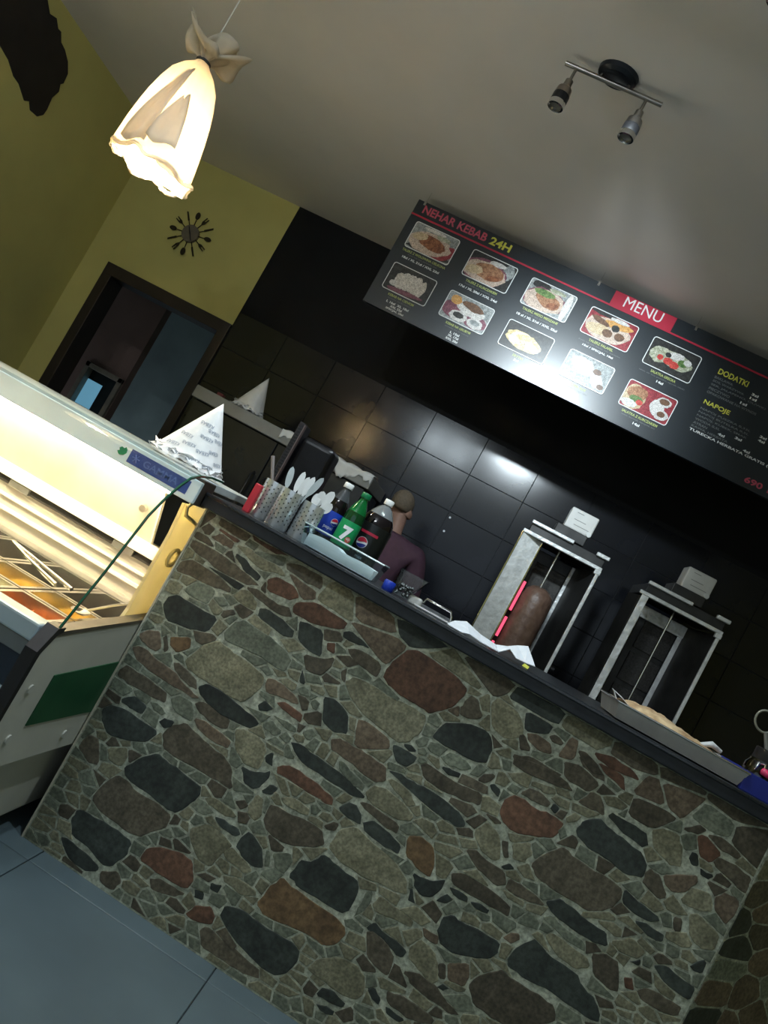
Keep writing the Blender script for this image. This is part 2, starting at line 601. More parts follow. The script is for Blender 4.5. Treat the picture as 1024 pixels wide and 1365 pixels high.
STONES = [
    ('A', 'k', [(150, 680), (180, 630), (235, 625), (300, 665), (460, 755), (395, 830), (280, 810), (165, 765)]),
    ('A', 'g', [(255, 600), (340, 550), (415, 580), (440, 610), (395, 680), (330, 650)]),
    ('A', 'n', [(240, 440), (300, 430), (400, 480), (525, 580), (520, 620), (420, 580), (310, 530), (215, 490)]),
    ('A', 'n', [(320, 320), (400, 360), (500, 420), (560, 470), (690, 580), (600, 570), (440, 485), (340, 400), (290, 360)]),
    ('A', 'k', [(555, 395), (605, 430), (660, 500), (690, 530), (670, 555), (600, 500), (545, 420)]),
    ('A', 'n', [(360, 260), (400, 232), (440, 265), (400, 305), (375, 290)]),
    ('A', 'r', [(720, 540), (780, 525), (870, 580), (900, 640), (840, 660), (720, 600)]),
    ('A', 'k', [(680, 695), (740, 710), (870, 820), (865, 860), (800, 850), (670, 740)]),
    ('A', 'n', [(600, 580), (680, 600), (770, 670), (850, 700), (860, 750), (790, 740), (680, 660)]),
    ('A', 'o', [(550, 350), (620, 370), (720, 440), (800, 480), (830, 530), (770, 510), (690, 490), (610, 420)]),
    ('A', 'r', [(640, 285), (720, 310), (830, 370), (850, 410), (760, 400), (650, 330)]),
    ('A', 'n', [(820, 450), (900, 460), (1024, 520), (1024, 600), (930, 560), (830, 490)]),
    ('A', 'o', [(530, 630), (590, 590), (640, 610), (670, 690), (650, 715), (560, 660)]),
    ('A', 'n', [(465, 740), (490, 710), (540, 705), (555, 730), (490, 755)]),
    ('A', 'g', [(425, 640), (480, 635), (510, 680), (470, 690)]),
    ('A', 'n', [(470, 200), (560, 220), (640, 300), (600, 340), (520, 290), (450, 240)]),
    ('A', 'b', [(410, 310), (470, 290), (540, 340), (530, 380), (470, 350)]),
    ('B', 'b', [(505, 20), (560, 0), (630, 0), (635, 100), (600, 120), (530, 65)]),
    ('B', 'n', [(640, 40), (670, 25), (675, 110), (650, 120)]),
    ('B', 't', [(685, 35), (800, 38), (795, 100), (720, 125), (685, 90)]),
    ('B', 'b', [(470, 90), (520, 80), (600, 150), (700, 220), (790, 320), (850, 380), (800, 370), (690, 300), (560, 220), (490, 150)]),
    ('B', 'n', [(400, 205), (450, 190), (560, 260), (650, 330), (670, 350), (660, 400), (590, 370), (460, 300), (390, 250)]),
    ('B', 'k', [(420, 370), (500, 360), (560, 420), (530, 460), (470, 430), (415, 395)]),
    ('B', 'k', [(310, 430), (370, 405), (450, 440), (560, 510), (620, 560), (560, 610), (440, 600), (340, 570), (310, 500)]),
    ('B', 'k', [(620, 500), (660, 480), (705, 495), (690, 530), (640, 535)]),
    ('B', 'n', [(640, 560), (690, 520), (770, 505), (810, 540), (880, 610), (990, 700), (1024, 760), (1024, 880), (930, 820), (790, 740), (700, 690), (640, 640)]),
    ('C', 'k', [(510, 95), (600, 40), (700, 10), (750, 60), (850, 130), (935, 195), (930, 250), (870, 300), (800, 350), (740, 320), (640, 240), (550, 180), (510, 130)]),
    ('B', 'n', [(810, 400), (870, 390), (960, 450), (1010, 490), (1000, 540), (940, 530), (850, 460)]),
    ('B', 'b', [(815, 480), (870, 490), (960, 560), (1020, 610), (1000, 650), (930, 620), (830, 540)]),
    ('B', 'n', [(700, 170), (740, 180), (830, 270), (830, 330), (780, 300), (710, 220)]),
    ('D', 'o', [(-59, 242), (40, 165), (130, 135), (200, 190), (300, 260), (385, 330), (370, 390), (300, 460), (240, 480), (100, 390), (0, 330), (-50, 290)]),
    ('D', 'k', [(15, 390), (60, 370), (150, 410), (240, 490), (330, 560), (350, 600), (290, 620), (190, 570), (90, 510), (30, 440)]),
    ('B', 'n', [(250, 570), (300, 600), (295, 740), (230, 720), (180, 640), (200, 600)]),
    ('B', 'o', [(340, 640), (450, 640), (450, 700), (410, 750), (345, 710)]),
    ('B', 'g', [(480, 330), (520, 325), (585, 370), (560, 405), (500, 370)]),
    ('B', 'g', [(680, 370), (740, 350), (800, 390), (815, 450), (800, 500), (700, 440)]),
    ('B', 'g', [(570, 390), (620, 400), (660, 450), (640, 470), (600, 440)]),
    ('C', 'n', [(400, 180), (480, 130), (540, 170), (570, 220), (700, 290), (780, 360), (740, 430), (580, 480), (490, 420), (380, 340), (330, 260)]),
    ('C', 'k', [(220, 370), (260, 320), (330, 350), (470, 430), (560, 500), (530, 580), (440, 640), (390, 630), (320, 540), (230, 470)]),
    ('C', 'k', [(160, 470), (220, 490), (320, 570), (375, 640), (370, 660), (290, 660), (200, 580)]),
    ('C', 'r', [(590, 600), (640, 530), (720, 525), (830, 560), (890, 610), (895, 710), (860, 760), (790, 730), (700, 680)]),
    ('C', 'n', [(650, 700), (710, 700), (800, 760), (850, 790), (780, 800), (660, 760)]),
    ('C', 'n', [(380, 660), (480, 660), (500, 720), (450, 770), (380, 720)]),
    ('E', 'o', [(50, 420), (150, 400), (230, 450), (290, 520), (240, 560), (160, 640), (100, 600), (60, 520)]),
    ('D', 'g', [(155, 90), (210, 40), (270, 20), (330, 70), (400, 110), (490, 180), (530, 240), (500, 310), (440, 290), (360, 230), (250, 180), (160, 140)]),
    ('D', 'k', [(565, 30), (620, 40), (700, 85), (690, 230), (640, 215), (560, 140)]),
    ('D', 'n', [(590, 210), (700, 240), (765, 230), (740, 290), (690, 330), (610, 310)]),
    ('D', 'k', [(810, 85), (850, 85), (920, 140), (955, 185), (880, 160), (805, 115)]),
    ('D', 'n', [(830, 180), (900, 190), (1000, 250), (1020, 280), (990, 345), (930, 300), (840, 210)]),
    ('D', 'r', [(720, 150), (765, 150), (765, 215), (715, 190)]),
    ('D', 'k', [(705, 440), (770, 455), (840, 540), (835, 650), (760, 640), (695, 590)]),
    ('H', 'o', [(75, 30), (130, 5), (200, 30), (330, 120), (450, 170), (535, 230), (500, 320), (430, 370), (370, 370), (280, 300), (180, 220), (110, 120)]),
    ('D', 'b', [(380, 380), (400, 335), (470, 370), (560, 450), (570, 490), (500, 465), (390, 420)]),
    ('D', 'r', [(440, 475), (500, 475), (590, 540), (580, 590), (520, 550)]),
    ('D', 'g', [(425, 540), (460, 560), (555, 610), (550, 640), (500, 630)]),
    ('D', 'g', [(370, 590), (420, 570), (480, 640), (430, 660), (375, 620)]),
    ('D', 'k', [(340, 490), (380, 465), (430, 510), (400, 525), (350, 520)]),
    ('D', 'o', [(220, 625), (270, 620), (340, 660), (385, 710), (390, 750), (350, 850), (270, 820), (215, 720)]),
    ('E', 'k', [(335, 85), (390, 115), (430, 120), (500, 115), (490, 150), (440, 200), (390, 215), (345, 180)]),
    ('E', 'r', [(525, 85), (590, 80), (640, 100), (740, 170), (840, 260), (830, 305), (760, 270), (640, 190), (530, 130)]),
    ('E', 'k', [(600, -48), (650, -40), (700, 0), (790, 60), (880, 130), (960, 200), (1015, 265), (940, 250), (860, 200), (740, 120), (650, 60)]),
    ('H', 'b', [(0, 345), (60, 345), (130, 390), (210, 430), (310, 500), (310, 580), (250, 590), (180, 540), (60, 440), (0, 400)]),
    ('H', 'b', [(150, 240), (200, 250), (330, 350), (330, 400), (240, 410), (150, 400), (130, 370)]),
    ('D', 'g', [(580, 640), (630, 615), (670, 650), (620, 690)]),
    ('D', 'k', [(385, 770), (425, 745), (425, 830), (380, 800)]),
    ('D', 'g', [(490, 720), (510, 700), (550, 790), (490, 780)]),
    ('D', 'k', [(565, 370), (590, 290), (605, 380)]),
    ('D', 'g', [(555, 400), (590, 385), (630, 410), (620, 450), (570, 430)]),
    ('D', 'g', [(630, 470), (660, 455), (685, 480), (660, 520), (635, 510)]),
    ('D', 'n', [(800, 300), (830, 290), (820, 370), (800, 350)]),
    ('E', 'n', [(450, 390), (490, 295), (540, 305), (600, 350), (690, 380), (780, 440), (795, 520), (740, 530), (640, 530), (540, 500), (470, 440)]),
    ('E', 'o', [(550, 260), (620, 255), (710, 320), (700, 360), (620, 330), (560, 290)]),
    ('E', 'k', [(300, 520), (370, 435), (420, 490), (450, 540), (455, 650), (400, 640), (340, 590)]),
    ('E', 'o', [(230, 540), (290, 530), (350, 600), (400, 660), (360, 680), (250, 600)]),
    ('E', 'k', [(590, 690), (650, 600), (720, 605), (780, 565), (850, 620), (970, 710), (980, 760), (930, 880), (880, 895), (760, 820), (640, 750)]),
    ('E', 't', [(410, 840), (480, 750), (560, 690), (620, 750), (720, 825), (850, 910), (900, 960), (910, 1010), (860, 1060), (790, 1075), (680, 1000), (560, 950), (450, 900)]),
    ('P', 'o', [(95, 200), (130, 140), (190, 130), (250, 190), (330, 260), (370, 320), (365, 370), (310, 350), (220, 310), (130, 250)]),
    ('E', 'k', [(860, 320), (920, 280), (970, 300), (990, 360), (985, 410), (930, 380)]),
    ('E', 'n', [(785, 410), (830, 390), (870, 405), (850, 440), (800, 440)]),
    ('E', 'k', [(440, 225), (500, 185), (540, 210), (500, 245)]),
    ('E', 'k', [(185, 365), (230, 370), (320, 430), (330, 460), (300, 470), (220, 420)]),
    ('E', 'n', [(300, 280), (350, 270), (370, 310), (330, 330)]),
    ('E', 'o', [(130, 260), (200, 265), (280, 320), (310, 370), (240, 360), (160, 300)]),
    ('E', 'o', [(370, 300), (420, 240), (460, 270), (440, 370), (400, 390), (370, 340)]),
    ('E', 'g', [(500, 560), (610, 560), (610, 620), (570, 680), (520, 640)]),
    ('E', 'o', [(230, 680), (320, 700), (420, 770), (410, 800), (330, 790), (240, 720)]),
    ('E', 'k', [(170, 720), (230, 740), (210, 780), (165, 760)]),
    ('E', 'k', [(80, 760), (130, 780), (120, 820), (75, 800)]),
    ('E', 'g', [(470, 540), (495, 550), (490, 640), (455, 640)]),
    ('F', 'k', [(540, 250), (570, 190), (640, 200), (740, 270), (860, 350), (950, 400), (985, 450), (970, 510), (900, 570), (830, 580), (720, 490), (620, 380)]),
    ('F', 'r', [(350, 245), (420, 190), (500, 200), (520, 260), (500, 300), (420, 280)]),
    ('F', 'n', [(430, 320), (490, 310), (560, 390), (640, 440), (760, 540), (760, 600), (660, 560), (540, 480), (440, 420)]),
    ('I', 'o', [(110, 600), (170, 550), (290, 530), (400, 580), (440, 650), (430, 750), (380, 775), (300, 740), (200, 660)]),
    ('I', 'k', [(170, 740), (200, 700), (260, 720), (330, 790), (320, 815), (240, 790)]),
    ('I', 'k', [(165, 790), (220, 800), (270, 830), (260, 855), (190, 830)]),
    ('I', 'n', [(440, 400), (480, 390), (560, 460), (600, 550), (560, 640), (520, 620), (450, 540)]),
    ('I', 'k', [(435, 380), (490, 345), (540, 400), (620, 460), (670, 510), (640, 540), (600, 520), (530, 430)]),
    ('I', 'o', [(680, 480), (740, 440), (800, 480), (835, 560), (840, 670), (800, 690), (740, 620), (670, 540)]),
    ('I', 'o', [(475, 250), (520, 200), (600, 260), (700, 340), (690, 380), (600, 330), (490, 290)]),
    ('I', 'g', [(400, 260), (450, 175), (480, 180), (470, 230), (420, 290), (370, 320)]),
    ('P', 't', [(365, 165), (410, 165), (455, 195), (460, 270), (440, 310), (400, 280), (360, 230)]),
    ('I', 'k', [(695, 75), (740, 100), (800, 120), (880, 110), (860, 170), (800, 215), (740, 205), (705, 160)]),
    ('I', 'k', [(680, 170), (700, 165), (710, 250), (670, 230)]),
    ('I', 'n', [(640, 610), (720, 620), (830, 690), (880, 780), (960, 860), (900, 850), (800, 780), (690, 690)]),
    ('I', 'n', [(550, 720), (640, 740), (720, 800), (820, 880), (800, 905), (680, 880), (560, 790)]),
    ('I', 'k', [(450, 710), (490, 705), (525, 770), (510, 800), (470, 760)]),
    ('I', 'k', [(545, 800), (600, 840), (650, 880), (620, 890), (550, 850)]),
    ('I', 'k', [(820, 230), (880, 190), (920, 220), (880, 245)]),
    ('L', 'b', [(145, 570), (270, 570), (270, 640), (240, 700), (150, 660)]),
    ('L', 'n', [(100, 570), (138, 570), (138, 660), (100, 650)]),
    ('I', 'b', [(750, 370), (845, 430), (830, 470), (760, 430)]),
    ('L', 'k', [(90, 400), (115, 320), (180, 300), (240, 350), (330, 385), (440, 460), (430, 510), (380, 545), (300, 540), (180, 520), (110, 470)]),
    ('L', 'k', [(475, 540), (510, 490), (620, 430), (660, 470), (700, 520), (860, 630), (880, 680), (960, 770), (990, 850), (980, 901), (900, 860), (800, 790), (700, 720), (570, 660), (480, 590)]),
    ('L', 'n', [(255, 690), (310, 640), (440, 600), (490, 640), (560, 690), (660, 740), (740, 810), (740, 901), (500, 930), (400, 880), (290, 800)]),
    ('L', 'n', [(165, 80), (230, 75), (360, 150), (500, 260), (490, 320), (400, 270), (280, 200), (170, 130)]),
    ('L', 'k', [(160, 150), (200, 165), (265, 215), (260, 240), (180, 200)]),
    ('L', 'k', [(270, 230), (330, 245), (380, 280), (370, 300), (300, 270)]),
    ('L', 'g', [(545, 320), (590, 290), (630, 305), (655, 360), (640, 390), (580, 370), (530, 345)]),
    ('L', 'b', [(450, 430), (490, 405), (540, 410), (545, 440), (490, 465)]),
    ('L', 'o', [(680, 420), (720, 400), (800, 460), (920, 540), (930, 590), (850, 610), (740, 520)]),
    ('K', 'n', [(90, 540), (150, 545), (210, 610), (300, 660), (310, 740), (250, 740), (160, 660), (110, 590)]),
    ('K', 'n', [(320, 700), (400, 740), (480, 800), (520, 850), (420, 830), (300, 760)]),
    ('K', 'n', [(435, 620), (520, 560), (620, 525), (680, 580), (780, 650), (900, 720), (945, 760), (930, 830), (850, 880), (740, 880), (640, 810), (530, 740), (460, 690)]),
    ('L', 'k', [(685, 230), (770, 215), (840, 270), (930, 350), (1024, 400), (1024, 480), (930, 450), (800, 360), (720, 300)]),
    ('L', 'g', [(660, 320), (720, 310), (800, 380), (900, 460), (900, 510), (800, 450)]),
    ('L', 'k', [(90, 700), (130, 685), (165, 710), (130, 720)]),
    ('H', 'k', [(555, 340), (620, 255), (720, 260), (820, 280), (880, 330), (890, 400), (860, 480), (800, 480), (700, 430), (600, 370)]),
    ('H', 'r', [(284, 2), (330, -70), (414, -139), (475, -147), (586, -70), (704, 12), (754, 82), (740, 110), (680, 170), (600, 200), (545, 215), (480, 170), (390, 120), (320, 60)]),
    ('H', 'n', [(715, 170), (770, 110), (810, 130), (835, 235), (760, 240), (710, 220)]),
    ('H', 'o', [(880, 150), (920, 120), (1020, 190), (1060, 260), (1050, 340), (960, 350), (880, 290)]),
    ('H', 'k', [(340, 400), (350, 375), (420, 410), (480, 450), (460, 480), (410, 500), (360, 480)]),
    ('H', 'k', [(400, 380), (440, 375), (475, 420), (440, 420)]),
    ('H', 'g', [(460, 360), (510, 335), (545, 345), (530, 385), (480, 395)]),
    ('H', 'k', [(315, 515), (370, 530), (470, 590), (540, 620), (640, 690), (720, 760), (745, 830), (690, 830), (610, 780), (500, 690), (400, 600)]),
    ('H', 'n', [(490, 490), (530, 480), (620, 540), (740, 610), (830, 650), (820, 720), (740, 690), (620, 640), (510, 560)]),
    ('H', 'g', [(600, 450), (660, 420), (740, 460), (780, 510), (720, 525), (640, 490)]),
    ('H', 'k', [(610, 500), (660, 510), (715, 540), (700, 565), (640, 545)]),
    ('H', 'n', [(805, 570), (840, 540), (890, 535), (905, 555), (850, 595)]),
    ('H', 'k', [(870, 600), (890, 590), (935, 635), (920, 670), (880, 630)]),
    ('K', 'r', [(270, 340), (290, 270), (340, 240), (400, 260), (450, 310), (540, 340), (625, 395), (600, 450), (560, 480), (470, 475), (360, 455), (290, 400)]),
    ('H', 'o', [(190, 640), (230, 600), (300, 610), (400, 690), (460, 770), (440, 800), (360, 790), (270, 730), (200, 680)]),
    ('H', 'o', [(310, 570), (340, 560), (440, 640), (470, 710), (430, 720), (370, 650)]),
    ('P', 'k', [(215, 115), (250, 110), (300, 150), (350, 200), (335, 230), (280, 200), (220, 150)]),
    ('H', 'g', [(45, 460), (100, 500), (190, 600), (180, 640), (120, 600), (50, 510)]),
    ('H', 'n', [(160, 690), (230, 710), (380, 820), (370, 870), (300, 830), (190, 730)]),
    ('J', 'n', [(460, 650), (490, 650), (525, 740), (460, 740)]),
    ('J', 'b', [(500, 640), (560, 650), (640, 710), (640, 760), (560, 740), (510, 690)]),
    ('J', 'n', [(420, 760), (520, 770), (640, 840), (700, 880), (600, 870), (430, 800)]),
    ('J', 'n', [(620, 660), (660, 650), (710, 700), (690, 715), (640, 690)]),
    ('J', 'n', [(780, 740), (820, 740), (900, 830), (930, 880), (870, 870), (800, 790)]),
    ('M', 'r', [(70, 420), (170, 440), (290, 520), (330, 580), (230, 540), (100, 470)]),
    ('K', 'n', [(380, 230), (440, 205), (520, 250), (550, 290), (530, 315), (450, 280)]),
    ('K', 'k', [(545, 320), (570, 290), (600, 320), (570, 345)]),
    ('K', 'o', [(630, 370), (680, 340), (720, 360), (690, 395), (640, 395)]),
    ('K', 'k', [(685, 430), (730, 380), (820, 365), (870, 420), (960, 490), (1060, 570), (1080, 640), (1060, 700), (960, 680), (860, 600), (760, 540), (690, 470)]),
    ('N', 'k', [(145, 110), (180, 95), (290, 160), (370, 220), (370, 280), (330, 285), (220, 200)]),
    ('K', 'n', [(700, 280), (780, 225), (830, 250), (845, 310), (840, 360), (790, 330), (720, 300)]),
    ('K', 'o', [(130, 440), (200, 390), (270, 450), (280, 590), (240, 610), (160, 540)]),
    ('K', 'n', [(285, 490), (322, 500), (322, 590), (290, 590)]),
    ('K', 'o', [(340, 510), (440, 500), (450, 570), (400, 620), (340, 590)]),
    ('K', 'n', [(195, 345), (260, 370), (285, 400), (240, 400)]),
    ('K', 'n', [(350, 40), (450, 60), (560, 110), (640, 170), (680, 230), (600, 200), (470, 150), (340, 80)]),
    ('K', 'n', [(700, 30), (760, 60), (840, 130), (850, 180), (790, 150), (720, 80)]),
    ('K', 'g', [(590, 430), (630, 410), (640, 470), (600, 490)]),
    ('K', 'o', [(835, 250), (900, 250), (980, 310), (940, 330), (850, 300)]),
    ('K', 'k', [(275, 630), (330, 620), (355, 650), (300, 655)]),
    ('K', 'o', [(450, 165), (570, 210), (580, 240), (520, 235), (440, 190)]),
    ('N', 'n', [(350, 430), (380, 400), (440, 440), (470, 560), (430, 570), (340, 480)]),
    ('N', 'b', [(450, 440), (540, 430), (640, 440), (640, 480), (580, 530), (500, 530), (460, 490)]),
    ('N', 'k', [(590, 340), (610, 305), (640, 315), (645, 390), (610, 385)]),
    ('N', 'k', [(655, 400), (730, 440), (700, 465), (660, 440)]),
    ('N', 'n', [(720, 370), (760, 340), (860, 390), (940, 450), (930, 500), (900, 540), (850, 500)]),
    ('N', 'o', [(540, 580), (620, 500), (720, 540), (720, 640), (640, 630)]),
    ('N', 'b', [(730, 560), (800, 530), (880, 590), (840, 680), (790, 710), (730, 620)]),
    ('N', 'o', [(595, 650), (640, 645), (700, 700), (760, 760), (730, 850), (650, 840), (590, 760)]),
    ('N', 'n', [(505, 660), (560, 680), (550, 740), (510, 740)]),
    ('N', 'k', [(225, 580), (240, 510), (330, 590), (420, 660), (440, 690), (380, 700), (280, 640)]),
    ('N', 'k', [(295, 685), (340, 690), (460, 760), (450, 805), (380, 780)]),
    ('N', 'n', [(560, 180), (650, 160), (690, 190), (650, 215), (590, 200)]),
    ('N', 'o', [(390, 190), (460, 180), (540, 210), (560, 300), (550, 400), (480, 380), (390, 280)]),
    ('N', 'n', [(690, 210), (780, 230), (880, 330), (860, 350), (760, 300)]),
    ('N', 'o', [(80, 680), (180, 690), (230, 740), (220, 780), (180, 770)]),
    ('O', 'n', [(430, 685), (500, 680), (600, 740), (670, 780), (640, 830), (540, 800), (450, 740)]),
    ('O', 'k', [(515, 555), (590, 560), (680, 640), (735, 680), (710, 745), (640, 710), (560, 630)]),
    ('O', 'k', [(705, 565), (780, 530), (800, 550), (770, 600), (730, 590)]),
    ('O', 'n', [(190, 500), (260, 490), (340, 550), (335, 700), (280, 690), (200, 610)]),
    ('O', 'r', [(360, 620), (410, 630), (415, 690), (365, 680)]),
    ('O', 'k', [(390, 540), (455, 530), (440, 560)]),
    ('O', 'o', [(290, 430), (400, 410), (480, 490), (440, 530), (340, 490)]),
]


def area2(P):
    return 0.5 * sum(P[i][0] * P[(i + 1) % len(P)][1] - P[(i + 1) % len(P)][0] * P[i][1] for i in range(len(P)))


def near_on_poly(p, P):
    best = None
    for i in range(len(P)):
        a, b = P[i], P[(i + 1) % len(P)]
        dx, dy = b[0] - a[0], b[1] - a[1]
        l2 = dx * dx + dy * dy or 1e-12
        t = max(0, min(1, ((p[0] - a[0]) * dx + (p[1] - a[1]) * dy) / l2))
        q = (a[0] + t * dx, a[1] + t * dy)
        d = math.hypot(p[0] - q[0], p[1] - q[1])
        if best is None or d < best[0]:
            best = (d, q)
    return best


def inside(p, P):
    c = False
    for i in range(len(P)):
        a, b = P[i], P[i - 1]
        if (a[1] > p[1]) != (b[1] > p[1]) and p[0] < (b[0] - a[0]) * (p[1] - a[1]) / (b[1] - a[1]) + a[0]:
            c = not c
    return c


def clip(P, q, n):
    """keep the side of the line through q where (p-q).n <= 0"""
    out = []
    for i in range(len(P)):
        a, b = P[i], P[(i + 1) % len(P)]
        da = (a[0] - q[0]) * n[0] + (a[1] - q[1]) * n[1]
        db = (b[0] - q[0]) * n[0] + (b[1] - q[1]) * n[1]
        if da <= 0:
            out.append(a)
        if (da < 0) != (db < 0) and da != db:
            t = da / (da - db)
            out.append((a[0] + t * (b[0] - a[0]), a[1] + t * (b[1] - a[1])))
    return out


def stone_geo(P, h, place):
    """low slab: outline P in panel coordinates, chamfered rim, front face h proud"""
    if area2(P) < 0:
        P = P[::-1]
    n = len(P)
    cx = sum(p[0] for p in P) / n
    cy = sum(p[1] for p in P) / n
    ins = 0.0022
    Q = []
    for p in P:
        d = math.hypot(p[0] - cx, p[1] - cy) or 1
        k = max(0.5, 1 - ins / d)
        Q.append((cx + (p[0] - cx) * k, cy + (p[1] - cy) * k))
    V = [place(p, 0.0) for p in P] + [place(p, h * .7) for p in P] + [place(q, h) for q in Q] + [place((cx, cy), h)]
    F = []
    for i in range(n):
        j = (i + 1) % n
        F += [(i, j, n + j, n + i), (n + i, n + j, 2 * n + j, 2 * n + i), (2 * n + i, 2 * n + j, 3 * n)]
    return V, F


def rough_outline(P, amp):
    out = []
    n = len(P)
    for i in range(n):
        a, b, c = P[i - 1], P[i], P[(i + 1) % n]
        # cut the corner a little and break the straight run between corners
        out.append((b[0] * .86 + a[0] * .14, b[1] * .86 + a[1] * .14))
        out.append((b[0] * .86 + c[0] * .14, b[1] * .86 + c[1] * .14))
        if math.hypot(c[0] - b[0], c[1] - b[1]) > .03:
            out.append(((b[0] + c[0]) / 2 + random.uniform(-amp, amp), (b[1] + c[1]) / 2 + random.uniform(-amp, amp)))
    return [(p[0] + random.uniform(-amp, amp), p[1] + random.uniform(-amp, amp)) for p in out]


def place_front(p, h):
    return (p[0], CY0 - .004 - h, p[1])


def place_side(p, h):
    v = rot @ Vector((p[0], -.004 - h, p[1]))
    return tuple(v)


ZT = CZ - .046
polys = []
for t, c, pts in STONES:
    ox, oy = TILE[t]
    s = TSC[t]
    P = []
    for x, y in pts:
        q = onY(ox + x * s, oy + y * s, CY0 - .006)
        P.append((min(max(q.x, CX0 + .003), CX1 - .004), min(max(q.z, .006), ZT)))
    cx = sum(p[0] for p in P) / len(P)
    cy = sum(p[1] for p in P) / len(P)
    # leave the mortar joint round every stone
    P = [(cx + (p[0] - cx) * .985, cy + (p[1] - cy) * .975) for p in P]
    polys.append((c, P))


def fill(polys, x0, x1, z0, z1, seeds, dmin, ar=1.7, side_=False):
    """small stones fitted into the gaps between the large ones"""
    pts = []
    for k in range(seeds):
        p = (random.uniform(x0, x1), random.uniform(z0, z1))
        if any(inside(p, P) for _, P in polys):
            continue
        if any(near_on_poly(p, P)[0] < .007 for _, P in polys if abs(P[0][0] - p[0]) < .3 and abs(P[0][1] - p[1]) < .3):
            continue
        if any(abs(p[0] - q[0]) < dmin * ar and abs(p[1] - q[1]) < dmin for q in pts):
            continue
        pts.append(p)
    out = []
    gap = .0030
    for p in pts:
        R = dmin * 1.5
        P = [(p[0] - R * ar, p[1] - R), (p[0] + R * ar, p[1] - R), (p[0] + R * ar, p[1] + R), (p[0] - R * ar, p[1] + R)]
        for q in pts:
            if q is p or abs(q[0] - p[0]) > 4 * R or abs(q[1] - p[1]) > 4 * R:
                continue
            # anisotropic bisector, so the pieces lie flat
            dx, dy = (q[0] - p[0]) / ar, q[1] - p[1]
            n = (dx / ar, dy)
            l = math.hypot(*n)
            n = (n[0] / l, n[1] / l)
            m = ((p[0] + q[0]) / 2 - n[0] * gap, (p[1] + q[1]) / 2 - n[1] * gap)
            P = clip(P, m, n)
            if len(P) < 3:
                break
        if len(P) < 3:
            continue
        for _, S in polys:
            if abs(S[0][0] - p[0]) > .4 or abs(S[0][1] - p[1]) > .4:
                continue
            for rep in range(2):
                d, q = near_on_poly(p, S)
                if d > 3 * R:
                    break
                n = ((q[0] - p[0]) / d, (q[1] - p[1]) / d)
                P = clip(P, (q[0] - n[0] * gap, q[1] - n[1] * gap), n)
                break
            if len(P) < 3:
                break
        if len(P) < 3:
            continue
        for q, n in (((x0, 0), (-1, 0)), ((x1, 0), (1, 0)), ((0, z0), (0, -1)), ((0, z1), (0, 1))):
            P = clip(P, q, n)
            if len(P) < 3:
                break
        if len(P) < 3 or abs(area2(P)) < .00009:
            continue
        out.append((random.choice('ooooggggn') if not side_ else random.choice('nnbboggkr'), P))
    return out


def trace_ok(P):
    return abs(area2(P)) > .00005


big = [(c, P) for c, P in polys if trace_ok(P)]
up = fill(big, CX0 + .003, CX1 - .004, .90, ZT, 900, .045, 2.0, True)
small = fill(big + up, CX0 + .003, CX1 - .004, .006, ZT, 5000, .0175)
allst = [(c, rough_outline(P, .0018)) for c, P in big] + [(c, rough_outline(P, .001)) for c, P in up] + [(c, P) for c, P in small]
side = fill([], .003, .88, .006, ZT, 900, .05, 1.8, True)
allst2 = [(c, rough_outline(P, .001)) for c, P in side]
items = [(abs(area2(P)), c, P, 0) for c, P in allst] + [(abs(area2(P)), c, P, 1) for c, P in allst2]
items.sort(key=lambda t: -t[0])
rest = {0: {}, 1: {}}
for k, (ar_, c, P, w_) in enumerate(items):
    g = stone_geo(P, random.uniform(.0014, .0026), place_front if w_ == 0 else place_side)
    if k < 300:
        mobj('stone', g[0], g[1], SM[c], panel if w_ == 0 else panel2)
    else:
        rest[w_].setdefault(c, []).append(g)
for w_, d in rest.items():
    if d:
        V, F, MI = [], [], []
        keys = sorted(d)
        for mi, c in enumerate(keys):
            v, f = merge(d[c])
            n = len(V)
            V += v
            F += [tuple(i + n for i in q) for q in f]
            MI += [mi] * len(f)
        o = mobj('small_stones', V, F, [SM[c] for c in keys], panel if w_ == 0 else panel2)
        for p, mi in zip(o.data.polygons, MI):
            p.material_index = mi
        o['kind'] = 'stuff'
print('STONES', len(big), len(up), len(small), len(side))

# worktop
tp = [(CX0 - .014, CY0 - .042), (CX1 + .018, CY0 - .042), (ex + .03, ey - .025), (ex - .33, ey + .5), (CX1 - .1, CY1 + .03), (CX0 - .014, CY1 + .03)]
top = prism('worktop', tp, 'z', CZ - .042, CZ, CTOP, bevel=.004)
box('edge_strip', (CX0 - .0145, CX1 + .016, CY0 - .0455, CY0 - .036, CZ - .010, CZ + .0006), CEDGE, top, .003, 3)
tag(top, 'black laminate worktop running along the top of the stone counter', 'worktop')

# ------------------------------------------------------------------ refrigerated display case
KX0, KX1 = -2.75, -0.80
case = thing('display_case', (-1.6, 2.1, 0), 'glass fronted refrigerated salad display case with white and green end panel', 'display case')
FASC = mat('case_fascia', (0.70, 0.84, 0.90), 0.3, var=0.06, scale=8)
RAILB = mat('case_rail', (0.42, 0.52, 0.58), 0.25, 0.4, var=0.06, scale=8)
NAVY = mat('case_front_panel', (0.012, 0.018, 0.028), 0.15, var=0.2, scale=8)
GREEN = mat('green_panel', (0.010, 0.085, 0.032), 0.45, var=0.12, scale=12)
CBASE = CREAM
INT = mat('case_steel', (0.66, 0.62, 0.55), 0.38, 0.55, var=0.12, scale=6)
INTW = mat('case_bright_edge', (0.85, 0.83, 0.78), 0.4, var=0.04, scale=8)
DGAP = mat('slot_shadow', (0.03, 0.028, 0.026), 0.5, var=0.2, scale=10)
YEL = cloth_lamp_mat('case_cream_bracket', (0.88, 0.82, 0.56))


